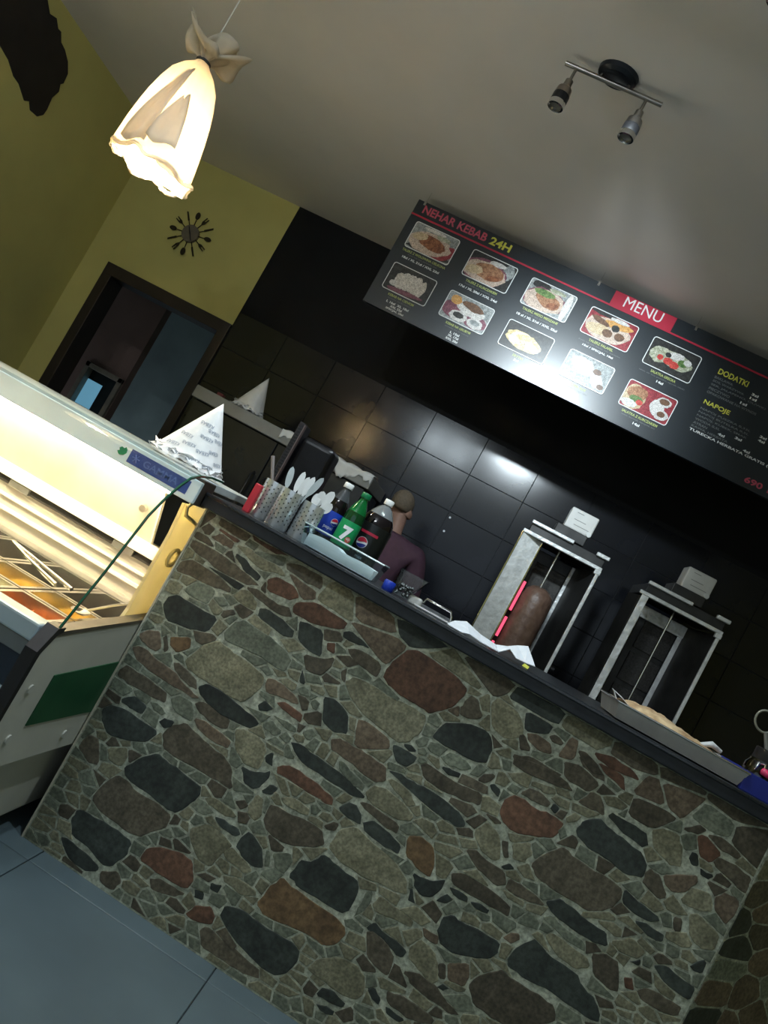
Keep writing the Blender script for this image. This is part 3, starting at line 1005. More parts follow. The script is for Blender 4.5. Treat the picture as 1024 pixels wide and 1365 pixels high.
def ex_pts(lst, X):
    return [(p.y, p.z) for p in (onX(a, b, X) for a, b in lst)]


# end panel: pixel outline on the plane of the panel
ep = [(1.672, .652), (2.12, .688), (2.62, .70), (2.62, .285), (2.11, .287), (1.745, .296), (1.66, .33), (1.632, .40), (1.634, .60)]
endp = prism('end_panel', ep, 'x', KX1 - .028, KX1, CREAM, case, bevel=.003)
gp = ex_pts([(72, 900), (162, 881)], KX1) + [(2.4, .585), (2.4, .37)] + ex_pts([(110, 950), (33, 967)], KX1)
prism('green_inset', gp, 'x', KX1 - .001, KX1 + .003, GREEN, endp)
for px, py in ((40, 918), (85, 978), (10, 985)):
    p = onX(px, py, KX1)
    cyl('screw_cap', p, p + Vector((.004, 0, 0)), .011, mat('screw_cap', (.55, .55, .5), .35, var=.1), endp, n=14)
# dark gasket running down the front edge and along the top
gk = [(1.690, .665), (1.672, .660), (1.640, .612), (1.634, .40), (1.62, .40), (1.622, .618), (1.660, .676), (1.690, .678)]
prism('gasket', gk, 'x', KX1 - .03, KX1 + .003, BLACKPL, case)
prism('panel_top_trim', [(1.672, .655), (2.62, .708), (2.62, .716), (1.672, .667)], 'x', KX1 - .03, KX1 + .002, mat('trim_brown', (.10, .085, .06), .4, var=.2), case)
box('base', (KX0, KX1 - .04, 1.74, 2.6, .06, .30), CBASE, case, .01)
for fx in (-.95, -2.6):
    for fy in (1.82, 2.5):
        cyl('foot', (fx, fy, 0), (fx, fy, .062), .022, BLACKPL, case, n=12)
# front: rail, grey strip, dark panel, lower cream panel
box('front_rail', (KX0, KX1 - .03, 1.640, 1.70, .622, .668), RAILB, case, .006)
box('front_strip', (KX0, KX1 - .03, 1.645, 1.68, .585, .622), mat('grey_strip', (.16, .18, .19), .3, .5, var=.1), case, .002)
box('front_panel', (KX0, KX1 - .03, 1.648, 1.68, .40, .585), NAVY, case)
box('front_bumper', (KX0, KX1 - .03, 1.636, 1.68, .475, .505), RAILB, case, .006)
box('front_panel', (KX0, KX1 - .03, 1.66, 1.70, .29, .40), CREAM, case)
box('well_floor', (KX0, KX1 - .03, 1.70, 2.32, .50, .52), INT, case)
box('well_front', (KX0, KX1 - .03, 1.685, 1.70, .50, .655), INT, case)
# steel back with its ledges
box('back_panel', (KX0, KX1 - .035, 2.335, 2.36, .50, .858), INT, case)
for z0, z1, dy, m, nm in ((.815, .858, .03, INTW, 'lower_edge'), (.752, .760, .014, INTW, 'ledge_line'), (.712, .722, .02, INTW, 'ledge_line'), (.655, .672, .035, INT, 'well_ledge')):
    box(nm, (KX0, KX1 - .06, 2.335 - dy, 2.338, z0, z1), m, case, .001)
box('slot_shadow_strip', (KX0, -.955, 2.322, 2.337, .792, .815), DGAP, case)  # flat dark strip: shadow of the slot below the screen, painted as colour
for q in range(3):
    box('clip', (-1.02 - q * .42, -1.10 - q * .42, 2.312, 2.33, .79, .812), STEEL, case, .002)
# rear screen leaning under the top
scr = [(2.172, 1.106), (2.31, .858), (2.318, .858), (2.18, 1.106)]
prism('rear_screen', scr, 'x', KX0, -.985, mat('screen_steel', (.74, .68, .58), .42, .35, var=.16, scale=4), case)
prism('screen_edge', [(2.168, 1.106), (2.305, .858), (2.32, .858), (2.184, 1.106)], 'x', -.985, -.979, INTW, case)
cyl('latch', (-1.03, 2.245, .955), (-1.03, 2.23, .95), .012, STEEL, case, n=16)
# fascia and top
box('fascia', (KX0, KX1 - .005, 2.0, 2.018, 1.052, 1.118), FASC, case, .003)
box('top_board', (KX0, KX1 - .036, 2.018, 2.72, 1.105, 1.128), mat('case_top', (.55, .62, .63), .3, var=.06, scale=8), case, .002)
box('tube_housing', (KX0, KX1 - .04, 2.02, 2.10, 1.075, 1.105), INT, case)
TUBE = emat('case_tube_light', (1.0, 0.80, 0.50), CASE_STRENGTH)
cyl('light_tube', (KX0 + .1, 2.055, 1.055), (-.90, 2.055, 1.055), .013, TUBE, case, n=12)
box('end_cap', (KX1 - .038, KX1 - .006, 2.019, 2.11, 1.050, 1.126), mat('cap_brown', (.05, .04, .032), .4, var=.2), case, .003)
# sticker on the fascia
s0, s1 = onY(190, 588, 2.0), onY(252, 643, 2.0)
STK = mat('sticker_blue', (.03, .07, .28), .35, var=.1)
stk = box('sticker', (-1.035, -.835, 1.9985, 2.0005, 1.066, 1.106), STK, case)
gv, gf = text_geo('GAMMA', w=.115, h=.020, bold=.01)
mobj('sticker_lettering', [(v.x - .985, 1.998, v.y + 1.076) for v in gv], gf, mat('sticker_print', (.10, .17, .45), .5, var=.05), stk)
star = []
for k in range(6):
    t = k * PI / 3
    v, f = cyl_geo((-1.012, 1.9982, 1.086), (-1.012 + .012 * math.cos(t), 1.9982, 1.086 + .012 * math.sin(t)), .0015, n=6)
    star.append((v, f))
v, f = merge(star)
mobj('snowflake', v, f, mat('sticker_print', (1, 1, 1)), stk)
lf = [(0, 0), (.010, .004), (.016, .013), (.014, .022), (.008, .028), (.004, .022), (-.004, .024), (-.010, .018), (-.006, .012), (-.012, .008), (-.006, .002)]
prism('leaf_sticker', [(-1.062 + a, 1.074 + b) for a, b in lf], 'y', 1.9975, 2.0005, mat('leaf_green', (.01, .22, .10), .4, var=.1), case)
# cream bracket at the open end of the case
bk = ex_pts([(247, 672), (228, 712), (200, 762), (172, 812), (150, 842)], KX1 - .034) + [(2.30, .69), (2.30, 1.05)]
prism('end_bracket', bk, 'x', KX1 - .044, KX1 - .034, YEL, case)
c = onX(231, 744, KX1 - .03)
ring = [(KX1 - .031, c.y + .032 * math.cos(t * PI / 10), c.z + .026 * math.sin(t * PI / 10)) for t in range(20)]
tube('bracket_ring', ring, .006, mat('bracket_rim', (.78, .70, .40), .35, var=.05), case, 8, True)
wv = [onX(a, b, KX1 - .030) for a, b in ((262, 668), (250, 676), (248, 687), (256, 694), (262, 700), (262, 714), (258, 730), (252, 745))]
tube('bracket_rib', wv, .006, MATS['bracket_rim'], case, 8)
# curved front glass
gl = [(1.668, .662), (1.700, .740), (1.733, .822), (1.762, .905), (1.790, .986), (1.828, 1.042), (1.869, 1.086), (1.905, 1.114), (1.957, 1.130), (2.03, 1.139), (2.12, 1.141)]


def offset(gl, t):
    out = []
    for i, p in enumerate(gl):
        a = gl[max(i - 1, 0)]
        b = gl[min(i + 1, len(gl) - 1)]
        d = math.hypot(b[0] - a[0], b[1] - a[1])
        out.append((p[0] - (b[1] - a[1]) / d * t, p[1] + (b[0] - a[0]) / d * t))
    return out


CGL = glass_mat('case_glass', (.94, .98, .97), .8)
n = len(gl)
V = [(x, y, z) for x in (KX0, KX1 - .004) for y, z in gl]
glass = mobj('front_glass', V, [(i, i + 1, n + i + 1, n + i) for i in range(n - 1)], CGL, case, True)
og = offset(gl, .006)
V = [(x, y, z) for x in (KX1 - .004, KX1 + .001) for y, z in gl + og]
m2 = 2 * n
F = []
for i in range(n - 1):
    F += [(i, i + 1, n + i + 1, n + i), (m2 + i, m2 + i + 1, m2 + n + i + 1, m2 + n + i), (i, i + 1, m2 + i + 1, m2 + i), (n + i, n + i + 1, m2 + n + i + 1, m2 + n + i)]
F += [(0, n, m2 + n, m2), (n - 1, 2 * n - 1, m2 + 2 * n - 1, m2 + n - 1)]
mobj('glass_edge', V, F, mat('glass_edge_green', (.012, .085, .050), .15, var=.1, coat=.4), glass)

# containers in the well and what they hold
PAN = mat('pan_steel', (.70, .68, .64), .22, 1.0, var=.06, scale=8)


def pan_geo(x0, x1, y0, y1, zt, zb):
    r = .012
    V, F = [], []
    loops = [((x0, x1, y0, y1), zt - .004), ((x0, x1, y0, y1), zt), ((x0 + r, x1 - r, y0 + r, y1 - r), zt), ((x0 + r + .006, x1 - r - .006, y0 + r + .006, y1 - r - .006), zb)]
    for (a, b, c_, d), z in loops:
        V += [(a, c_, z), (b, c_, z), (b, d, z), (a, d, z)]
    for k in range(3):
        for i in range(4):
            j = (i + 1) % 4
            F.append((k * 4 + i, k * 4 + j, k * 4 + 4 + j, k * 4 + 4 + i))
    F.append((12, 13, 14, 15))
    return V, F


def food_pile(name, x0, x1, y0, y1, z, col, col2, parent, amp=.018, seed=1, shred=True):
    rnd = random.Random(seed)
    geos = []
    nx = 12
    V, F = [], []
    for i in range(nx + 1):
        for j in range(nx + 1):
            a, b = i / nx, j / nx
            hgt = amp * (math.sin(PI * a) ** .5) * (math.sin(PI * b) ** .5) + rnd.uniform(-.003, .003)
            V.append((x0 + (x1 - x0) * a, y0 + (y1 - y0) * b, z + hgt))
    for i in range(nx):
        for j in range(nx):
            k = i * (nx + 1) + j
            F.append((k, k + 1, k + nx + 2, k + nx + 1))
    geos.append((V, F))
    for k in range(260):
        a, b = rnd.uniform(.05, .95), rnd.uniform(.05, .95)
        p = Vector((x0 + (x1 - x0) * a, y0 + (y1 - y0) * b, z + amp * (math.sin(PI * a) ** .5) * (math.sin(PI * b) ** .5)))
        if shred:
            t = rnd.uniform(0, PI)
            d = Vector((math.cos(t), math.sin(t), rnd.uniform(-.3, .5))) * rnd.uniform(.008, .02)
            geos.append(cyl_geo(p - d, p + d, .0016, n=4))
        else:
            geos.append(lathe_geo([(.001, -.004), (.0042, -.002), (.0042, .002), (.001, .004)], p, n=6))
    v, f = merge(geos)
    o = mobj(name, v, f, mat('food_' + name, col, .5, col2=col2, scale=60), parent)
    return o


cols = [(-1.03, -.862), (-1.205, -1.037), (-1.38, -1.212), (-1.555, -1.387), (-1.73, -1.562)]
rows = [(1.705, 1.848), (1.853, 2.0), (2.005, 2.292)]
names = {0: ('carrot', 'shredded orange carrot', (.75, .22, .03), (.5, .12, .02)), 1: ('corn', 'yellow sweetcorn', (.80, .52, .06), (.62, .34, .03)),
         2: ('empty', None, None, None)}
alts = {(1, 0): ('cabbage', 'shredded pale cabbage', (.7, .68, .45), (.5, .5, .28)), (2, 1): ('cabbage', 'shredded pale cabbage', (.7, .68, .45), (.5, .5, .28)),
        (3, 0): ('tomato', 'chopped red tomato', (.55, .06, .03), (.35, .03, .02)), (4, 1): ('tomato', 'chopped red tomato', (.55, .06, .03), (.35, .03, .02)),
        (2, 0): ('carrot', 'shredded orange carrot', (.75, .22, .03), (.5, .12, .02))}
posn = ['first from the counter', 'second from the counter', 'third from the counter', 'fourth from the counter', 'fifth from the counter']
for ci, (x0, x1) in enumerate(cols):
    for ri, (y0, y1) in enumerate(rows):
        nm, txt, c1, c2 = alts.get((ci, ri), names[ri])
        rown = ['front', 'middle', 'rear'][ri]
        lab = ('steel pan of %s in the %s row, %s' % (txt, rown, posn[ci])) if txt else 'empty steel pan in the rear row, %s' % posn[ci]
        t = thing('salad_pan', ((x0 + x1) / 2, (y0 + y1) / 2, .52), lab, 'food pan', 'steel pans in the display case')
        zt = .655 + .0005 * ri
        v, f = pan_geo(x0, x1, y0, y1, zt, .522)
        mobj('pan', v, f, PAN, t)
        if txt:
            fo = food_pile(nm, x0 + .021, x1 - .021, y0 + .021, y1 - .021, .600, c1, c2, t, .03, ci * 3 + ri, nm != 'corn')
            fo['kind'] = 'stuff'
# serving spoon lying across the pans
sp = thing('serving_spoon', (-.92, 2.05, .67), 'long steel serving spoon lying across the salad pans', 'spoon')
h0, h1 = Vector((-.905, 2.27, .685)), Vector((-.89, 1.93, .668))
tube('handle', [h0, (h0 + h1) / 2 + Vector((0, 0, .004)), h1], [.006, .005, .004], CHROME, sp, 8)
v, f = lathe_geo([(.002, -.010), (.018, -.007), (.026, .0), (.027, .002), (.024, .0005), (.012, -.005), (.002, -.007)], (0, 0, 0), n=18)
mobj('bowl', [(-.885 + a[0] * .9, 1.90 + a[1] * 1.4, .672 + a[2]) for a in v], f, CHROME, sp, True)
ft = thing('serving_tongs', (-1.1, 2.1, .67), 'steel serving tongs resting on the rear pans', 'tongs')
for dx in (-.012, .012):
    tube('arm', [(-1.27, 2.1, .69), (-1.17 + dx, 2.06 + dx, .685), (-1.02 + dx, 2.02 + dx * 2, .672)], [.006, .005, .007], CHROME, ft, 8)


# ------------------------------------------------------------------ paper cones
def paper_cone(name, loc, h, rx, ry, material, label, seed, words=0, tilt=(0, 0), az=0):
    rnd = random.Random(seed)
    t = thing(name, loc, label, 'paper cone', 'stacked kebab paper cones')
    x, y, z = loc
    for layer in range(3):
        n = 48
        V = [(x + tilt[0], y + tilt[1], z + h * (1 - .03 * layer))]
        rows_ = 7
        for r in range(1, rows_ + 1):
            k = r / rows_
            for i in range(n):
                a = 2 * PI * i / n
                crease = 1 + .035 * math.sin(5 * a + layer) * k + .02 * math.sin(11 * a + 2 * layer) * k
                rr = k * crease * (1 - .04 * layer)
                zz = z + h * (1 - .03 * layer) * (1 - k)
                if r == rows_:
                    zz += .004 + .012 * layer + rnd.uniform(0, .016)
                    rr *= 1 + rnd.uniform(-.06, .05)
                V.append((x + tilt[0] * (1 - k) + rx * rr * math.cos(a), y + tilt[1] * (1 - k) + ry * rr * math.sin(a), zz))
        F = [(0, 1 + i, 1 + (i + 1) % n) for i in range(n)]
        for r in range(rows_ - 1):
            for i in range(n):
                j = (i + 1) % n
                F.append((1 + r * n + i, 1 + r * n + j, 1 + (r + 1) * n + j, 1 + (r + 1) * n + i))
        o = mobj('paper_layer', V, F, material, t, True, .5)
    # crumpled fringe at the foot
    geos = []
    for k in range(34):
        a = rnd.uniform(0, 2 * PI)
        p = Vector((x + rx * math.cos(a) * .98, y + ry * math.sin(a) * .98, z + rnd.uniform(.003, .02)))
        d = Vector((math.cos(a), math.sin(a), 0))
        tv = Vector((-math.sin(a), math.cos(a), 0))
        l = rnd.uniform(.008, .018)
        q = [p - tv * l * .6, p + tv * l * .6, p + d * l + tv * rnd.uniform(-.004, .004) + Vector((0, 0, rnd.uniform(-.003, .008)))]
        q2 = [v + Vector((0, 0, .001)) for v in q]
        geos.append((q + q2, [(0, 1, 2), (3, 4, 5), (0, 1, 4, 3), (1, 2, 5, 4), (2, 0, 3, 5)]))
    v, f = merge(geos)
    mobj('torn_fringe', v, f, material, t)
    # print on the paper
    if words:
        geos = []
        spots = [(-.15, .36, 0), (.50, .42, 0), (.95, .50, 0), (.20, .53, 0), (-.62, .60, 0), (.72, .66, .1), (.25, .72, .15), (-.30, .70, .1), (-.75, .78, .1), (.05, .86, .2), (.98, .78, .1), (.55, .86, .2), (-.5, .88, .1)]
        for a, k, tw in spots:
            gv, gf = text_geo('KEBAB', h=.0105)
            base = math.atan2(CAM.y - y, CAM.x - x) + az
            pts = []
            for q in gv:
                # lettering runs upside down round the cone
                s, tt = -(q.x - .016), -(q.y - .004)
                s, tt = s * math.cos(tw) - tt * math.sin(tw), s * math.sin(tw) + tt * math.cos(tw)
                kk = k - tt / h
                ang = base + a + s / (rx * max(kk, .15))
                crease = 1 + .035 * math.sin(5 * ang) * kk + .02 * math.sin(11 * ang) * kk
                rr = kk * crease
                off = .0022
                pts.append((x + tilt[0] * (1 - kk) + (rx * rr + off) * math.cos(ang), y + tilt[1] * (1 - kk) + (ry * rr + off) * math.sin(ang), z + h * (1 - kk) + .0008))
            geos.append((pts, gf))
        v, f = merge(geos)
        mobj('paper_print', v, f, mat('paper_ink', (.22, .26, .34), .7, var=.1), t)
    return t


paper_cone('paper_cone', (-.985, 2.245, 1.128), .232, .128, .10, PAPER, 'printed white paper cone with torn foot standing on the display case', 3, 1, (.012, 0))

# ------------------------------------------------------------------ pendant lamp
LC = Vector((-1.745, 2.4, 0))
lamp = thing('pendant_lamp', (LC.x, LC.y, 1.99), 'glowing cream cloth bag pendant lamp tied at the top, hanging over the display case', 'pendant lamp')
LSH = cloth_lamp_mat('lamp_cloth', (0.86, 0.79, 0.66))
LTOP = LSH


def bag(name, prof, material, parent, seed, n=72, rip=.10, tilt=.0, thick=.0015):
    rnd = random.Random(seed)
    ph = [rnd.uniform(0, 6.28) for _ in range(4)]
    V = []
    for k, (r, z) in enumerate(prof):
        g = k / (len(prof) - 1)
        for i in range(n):
            a = 2 * PI * i / n
            m = 1 + rip * (.55 * math.sin(5 * a + ph[0]) + .3 * math.sin(8 * a + ph[1] + g) + .2 * math.sin(13 * a + ph[2])) * (.5 + .5 * (1 - g))
            zz = z
            if k == 0:
                zz += .012 * math.sin(4 * a + ph[3]) + rnd.uniform(-.004, .004)
            V.append((LC.x + .035 * (1 - g) + r * m * math.cos(a), LC.y + r * m * math.sin(a), zz))
    F = []
    for k in range(len(prof) - 1):
        for i in range(n):
            j = (i + 1) % n
            F.append((k * n + i, k * n + j, (k + 1) * n + j, (k + 1) * n + i))
    o = mobj(name, V, F, material, parent, True)
    s = o.modifiers.new('cloth thickness', 'SOLIDIFY')
    s.thickness = thick
    return o


bag('shade', [(.140, 1.985), (.146, 1.995), (.141, 2.05), (.136, 2.10), (.128, 2.16), (.118, 2.22), (.104, 2.28), (.086, 2.335), (.060, 2.375), (.030, 2.405), (.018, 2.425)], LSH, lamp, 4, rip=.065)
# folded flap on the front of the shade
d0 = (Vector((CAM.x, CAM.y, 0)) - Vector((LC.x, LC.y, 0))).normalized()
tv = Vector((-d0.y, d0.x, 0))
FOLD = cloth_lamp_mat('lamp_fold_cloth', (0.86, 0.79, 0.66), .36)   # doubled cloth lets less light through
for nm, sc, wd_, zb, ht, dr in (('shade_fold', -.018, .100, 2.035, .20, .014), ('shade_fold', -.098, .070, 2.005, .33, -.004)):
    fl = []
    for k in range(9):
        g = k / 8
        z = zb + ht * g
        for i in range(7):
            s_ = (i / 6 - .5) * wd_ * (1 - .85 * g ** 1.6) + sc * (1 - .75 * g ** 1.5)
            R_ = .152 - .062 * (max(0, z - 2.02) / .3) ** 1.8
            r = math.sqrt(max(.0004, R_ * R_ - s_ * s_)) + dr * (1 - g) + .004 * math.sin(i * 2.2 + k * .6)
            fl.append(Vector((LC.x + .035 * (2.425 - z) / .44, LC.y, z - .014 * math.sin(i * .9))) + d0 * r + tv * s_)
    o = mobj(nm, fl, [(k * 7 + i, k * 7 + i + 1, k * 7 + 8 + i, k * 7 + 7 + i) for k in range(8) for i in range(6)], FOLD, lamp, True)
    o.modifiers.new('cloth thickness', 'SOLIDIFY').thickness = .003
rnd = random.Random(77)
hem = []
for i in range(72):
    a = 2 * PI * i / 72
    r = .145 * (1 + .05 * math.sin(5 * a + 1) + .03 * math.sin(11 * a)) + rnd.uniform(-.003, .003)
    hem.append((LC.x + .035 + r * math.cos(a), LC.y + r * math.sin(a), 1.988 + .010 * math.sin(7 * a) + rnd.uniform(-.003, .003)))
tube('ruffled_hem', hem, .008, LSH, lamp, 6, True)
# gathered collar above the knot
for q, (rad, zz, ph0) in enumerate(((.105, 2.475, 0.4), (.085, 2.50, 2.1))):
    rnd = random.Random(20 + q)
    n = 60
    V = []
    prof = [(.017, 2.415), (.020, 2.43), (.045, 2.452), (rad * .85, zz - .02), (rad, zz)]
    for k, (r, z) in enumerate(prof):
        g = k / (len(prof) - 1)
        for i in range(n):
            a = 2 * PI * i / n
            m = 1 + g * (.30 * math.sin(3 * a + ph0) + .16 * math.sin(7 * a + ph0 * 2))
            V.append((LC.x + r * m * math.cos(a), LC.y + r * m * math.sin(a), z + g * (.028 * math.sin(3 * a + ph0 + .8) + .018 * math.sin(5 * a))))
    F = [(k * n + i, k * n + (i + 1) % n, (k + 1) * n + (i + 1) % n, (k + 1) * n + i) for k in range(4) for i in range(n)]
    o = mobj('gathered_collar', V, F, LTOP, lamp, True)
    o.modifiers.new('cloth thickness', 'SOLIDIFY').thickness = .002
ringp = [(LC.x + .021 * math.cos(t * PI / 10), LC.y + .021 * math.sin(t * PI / 10), 2.42) for t in range(20)]
tube('tie_band', ringp, .007, mat('tie_dark', (.05, .05, .045), .8, var=.2), lamp, 8, True)
cyl('cord', (LC.x, LC.y, 2.34), (LC.x, LC.y, H - .02), .0022, mat('cord_white', (.7, .7, .68), .5, var=.03), lamp, n=8)
lathe('ceiling_rose', [(.045, 0), (.045, .012), (.03, .03), (.004, .034)], (LC.x, LC.y, H - .034), WHITEPL, lamp)
o = bpy.data.objects[lamp.children[-1].name]
cyl('lamp_holder', (LC.x, LC.y, 2.24), (LC.x, LC.y, 2.34), .02, WHITEPL, lamp, n=16)
BULB = emat('bulb_glow', (1.0, .86, .64), 26.0)
lathe('bulb', [(.012, .12), (.018, .09), (.030, .055), (.032, .03), (.022, .008), (.004, 0)], (LC.x, LC.y, 2.12), BULB, lamp, 20)
ld = bpy.data.lights.new('pendant_light', 'POINT')
ld.energy = PENDANT_POWER
ld.color = WARM
ld.shadow_soft_size = .035
lo = bpy.data.objects.new('pendant_light', ld)
lo.location = (LC.x, LC.y, 2.07)
COL.objects.link(lo)

# ------------------------------------------------------------------ wall clock made of cutlery
cc = onY(255, 313, YB)
clock = thing('wall_clock', (cc.x, YB, cc.z), 'dark metal wall clock with spoons and forks as rays above the doorway', 'clock')
CLK = mat('clock_bronze', (.055, .045, .030), .35, .6, var=.2)
CLKF = mat('clock_face', (.16, .14, .12), .4, .3, var=.15)
v, f = cyl_geo((cc.x, YB - .025, cc.z), (cc.x, YB - .001, cc.z), .062, n=32)
mobj('face', v, f, CLKF, clock, True, .7)
for k in range(12):
    a = k * PI / 6 + .12
    d = Vector((math.cos(a), 0, math.sin(a)))
    s = Vector((-math.sin(a), 0, math.cos(a)))
    b = Vector((cc.x, YB - .014, cc.z))
    L0 = .165 if k % 3 else .170
    geos = [tube_geo([b + d * .055, b + d * .105], [.004, .003], 6)]
    if k % 3 == 0:      # spoon
        V = [b + d * .135 + d * (.027 * math.cos(t * PI / 8)) + s * (.016 * math.sin(t * PI / 8)) + Vector((0, o_, 0)) for o_ in (0, -.006) for t in range(16)]
        geos.append((V, [(i, (i + 1) % 16, 16 + (i + 1) % 16, 16 + i) for i in range(16)] + [tuple(range(16)), tuple(range(16, 32))]))
    elif k % 3 == 1:    # knife
        P = [(.10, -.006), (.165, -.004), (.168, .006), (.10, .007)]
        V = [b + d * q[0] + s * q[1] + Vector((0, o_, 0)) for o_ in (0, -.004) for q in P]
        geos.append((V, [(0, 1, 5, 4), (1, 2, 6, 5), (2, 3, 7, 6), (3, 0, 4, 7), (0, 1, 2, 3), (4, 5, 6, 7)]))
    else:               # fork
        P = [(.10, -.004), (.118, -.013), (.160, -.012), (.160, -.006), (.130, -.004), (.130, .004), (.160, .006), (.160, .012), (.118, .013), (.10, .004)]
        V = [b + d * q[0] + s * q[1] + Vector((0, o_, 0)) for o_ in (0, -.004) for q in P]
        m = len(P)
        geos.append((V, [(i, (i + 1) % m, m + (i + 1) % m, m + i) for i in range(m)] + [tuple(range(m)), tuple(range(m, 2 * m))]))
    v, f = merge(geos)
    mobj(['spoon_ray', 'knife_ray', 'fork_ray'][k % 3], v, f, CLK, clock)
for a, l, nm in ((2.2, .05, 'hour_hand'), (-.95, .058, 'minute_hand')):
    p = Vector((cc.x, YB - .029, cc.z))
    v, f = tube_geo([p - Vector((math.cos(a), 0, math.sin(a))) * .01, p + Vector((math.cos(a), 0, math.sin(a))) * l], [.004, .002], 6)
    mobj(nm, v, f, BLACKM, clock)


# ------------------------------------------------------------------ ceiling spot bars
def spot_bar(loc, length, heads, label, lit, group='ceiling spot bars', ang=0.0, pw=1.0, tint=COOL, beam=0, aimed=()):
    t = thing('ceiling_spot_bar_offscreen' if lit else 'ceiling_spot_bar', (loc[0], loc[1], H), label, 'ceiling spotlight', group)
    x, y = loc
    ca, sa = math.cos(ang), math.sin(ang)

    def W(u, v_, z):
        return Vector((x + u * ca - v_ * sa, y + u * sa + v_ * ca, z))
    V, F = lathe_geo([(.045, 0), (.056, .010), (.058, .026)], (0, 0, 0), n=28)
    mobj('ceiling_plate', [W(q[0] * 1.25, q[1], H - .026 + q[2]) for q in V], F, mat('plate_dark', (.018, .022, .028), .35, .5, var=.15), t, True, .7)
    RODM = mat('spot_bar_steel', (.34, .31, .28), .3, 1.0, var=.08)
    zr = H - .042
    for s in (-.05, .05):
        cyl('standoff', W(s, 0, H - .02), W(s, 0, zr), .006, RODM, t, n=10)
    cyl('bar', W(-length / 2, 0, zr), W(length / 2, 0, zr), .0085, RODM, t, n=12)
    for hx in heads:
        cyl('stem', W(hx, 0, zr), W(hx, 0, zr - .055), .0055, RODM, t, n=10)
        hd = lathe('spot_head', [(.014, .0), (.015, -.024), (.026, -.034), (.029, -.058)], W(hx, 0, zr - .053), RODM, t, 20)
        lathe('dark_ring', [(.0285, 0), (.0292, -.004), (.0292, -.026), (.0285, -.030)], W(hx, 0, zr - .053 - .058), BLACKM, hd, 20)
        lathe('chrome_rim', [(.029, 0), (.030, -.006), (.029, -.018), (.022, -.019), (.020, -.008)], W(hx, 0, zr - .053 - .087), CHROME, hd, 20, cap1=False)
        p = W(hx, 0, zr - .053 - .097)
        LENS = emat('spot_lens_lit', (.82, .93, 1.0), lit) if lit else mat('spot_lens', (.12, .12, .12), .15, var=.05)
        v, f = cyl_geo(p, p + Vector((0, 0, .004)), .021, n=18)
        mobj('lens', v, f, LENS, hd)
        if lit and hx not in aimed:
            ad = bpy.data.lights.new('spot_light', 'SPOT' if beam else 'POINT')
            ad.energy = LAMP_POWER * pw
            ad.color = tint
            ad.shadow_soft_size = .035
            if beam:
                ad.spot_size = math.radians(beam)
                ad.spot_blend = .5
            ao = bpy.data.objects.new('spot_light_offscreen', ad)
            ao.location = p + Vector((0, 0, -.037))
            COL.objects.link(ao)
    return t


pl = onZ(820, 108, H - .03)
spot_bar((pl.x, pl.y), .36, (-.138, .125), 'two headed steel ceiling spot bar, unlit, in front of the menu board', 0, ang=.03)
spot_bar((-.29, 1.75), .62, (-.25, -.09, .09, .25), 'four headed lit ceiling spot bar above the customers side of the counter', 40, ang=.0, pw=6.0, beam=150, aimed=(-.09, .09))
for hx in (-.38, -.20):
    sd0 = bpy.data.lights.new('menu_spot', 'SPOT')
    sd0.energy = MENU_SPOT
    sd0.color = COOL
    sd0.spot_size = math.radians(48)
    sd0.spot_blend = 1.0
    sd0.shadow_soft_size = .05
    so = bpy.data.objects.new('menu_spot_offscreen', sd0)
    so.location = (hx, 1.79, 2.79)
    so.rotation_euler = (Vector((-.12, 3.8, 2.36)) - so.location).to_track_quat('-Z', 'Y').to_euler()
    COL.objects.link(so)
spot_bar((-1.23, 0.0), .62, (-.18, .18), 'two headed cool white ceiling spot bar over the middle of the shop', 40, ang=.1, pw=4.0)
spot_bar((-2.5, -.9), .40, (-.1, .1), 'two headed warm ceiling spot bar nearest the shop window', 20, pw=.5, tint=(1, .72, .55))

# ------------------------------------------------------------------ menu board
MY = 3.80
MTL = onY(557, 264, MY)
MX0, MZ1 = -1.258, 2.948
MW, MH = 2.62, .630
MX1, MZ0 = MX0 + MW, MZ1 - MH
menu = thing('menu_board', ((MX0 + MX1) / 2, MY, MZ0), 'long glossy black menu board with food pictures hanging from the ceiling', 'menu board')
MB = mat('menu_black', (.007, .012, .017), .31, var=.15, scale=3, coat=.0, spec=.85)
bd = box('board', (MX0, MX1, MY, MY + .018, MZ0, MZ1), MB, menu, .002, 1)
MRED = mat('menu_red', (.42, .018, .045), .35, var=.05, spec=.6)
MPINK = mat('menu_pink_print', (.50, .075, .12), .4, var=.08, spec=.6)
MYEL = mat('menu_yellow_print', (.62, .60, .08), .4, var=.05)
MWHT = mat('menu_white_print', (.72, .74, .74), .4, var=.04)
MGRY = mat('menu_grey_print', (.16, .17, .17), .4, var=.05)
MGRN = mat('menu_green_print', (.40, .46, .14), .4, var=.05)


def bp(px, py):
    p = onY(px, py, MY)
    return p.x, p.z


LAYER = [0]


def print_text(name, body, x, z, material, w=None, h=None, bold=0.0, align='LEFT', parent=None, y=None):
    gv, gf = text_geo(body, w, h, 0, bold, align)
    yy = (MY - .0012) if y is None else y
    return mobj(name, [(v.x + x, yy, v.y + z) for v in gv], gf, material, parent or bd)


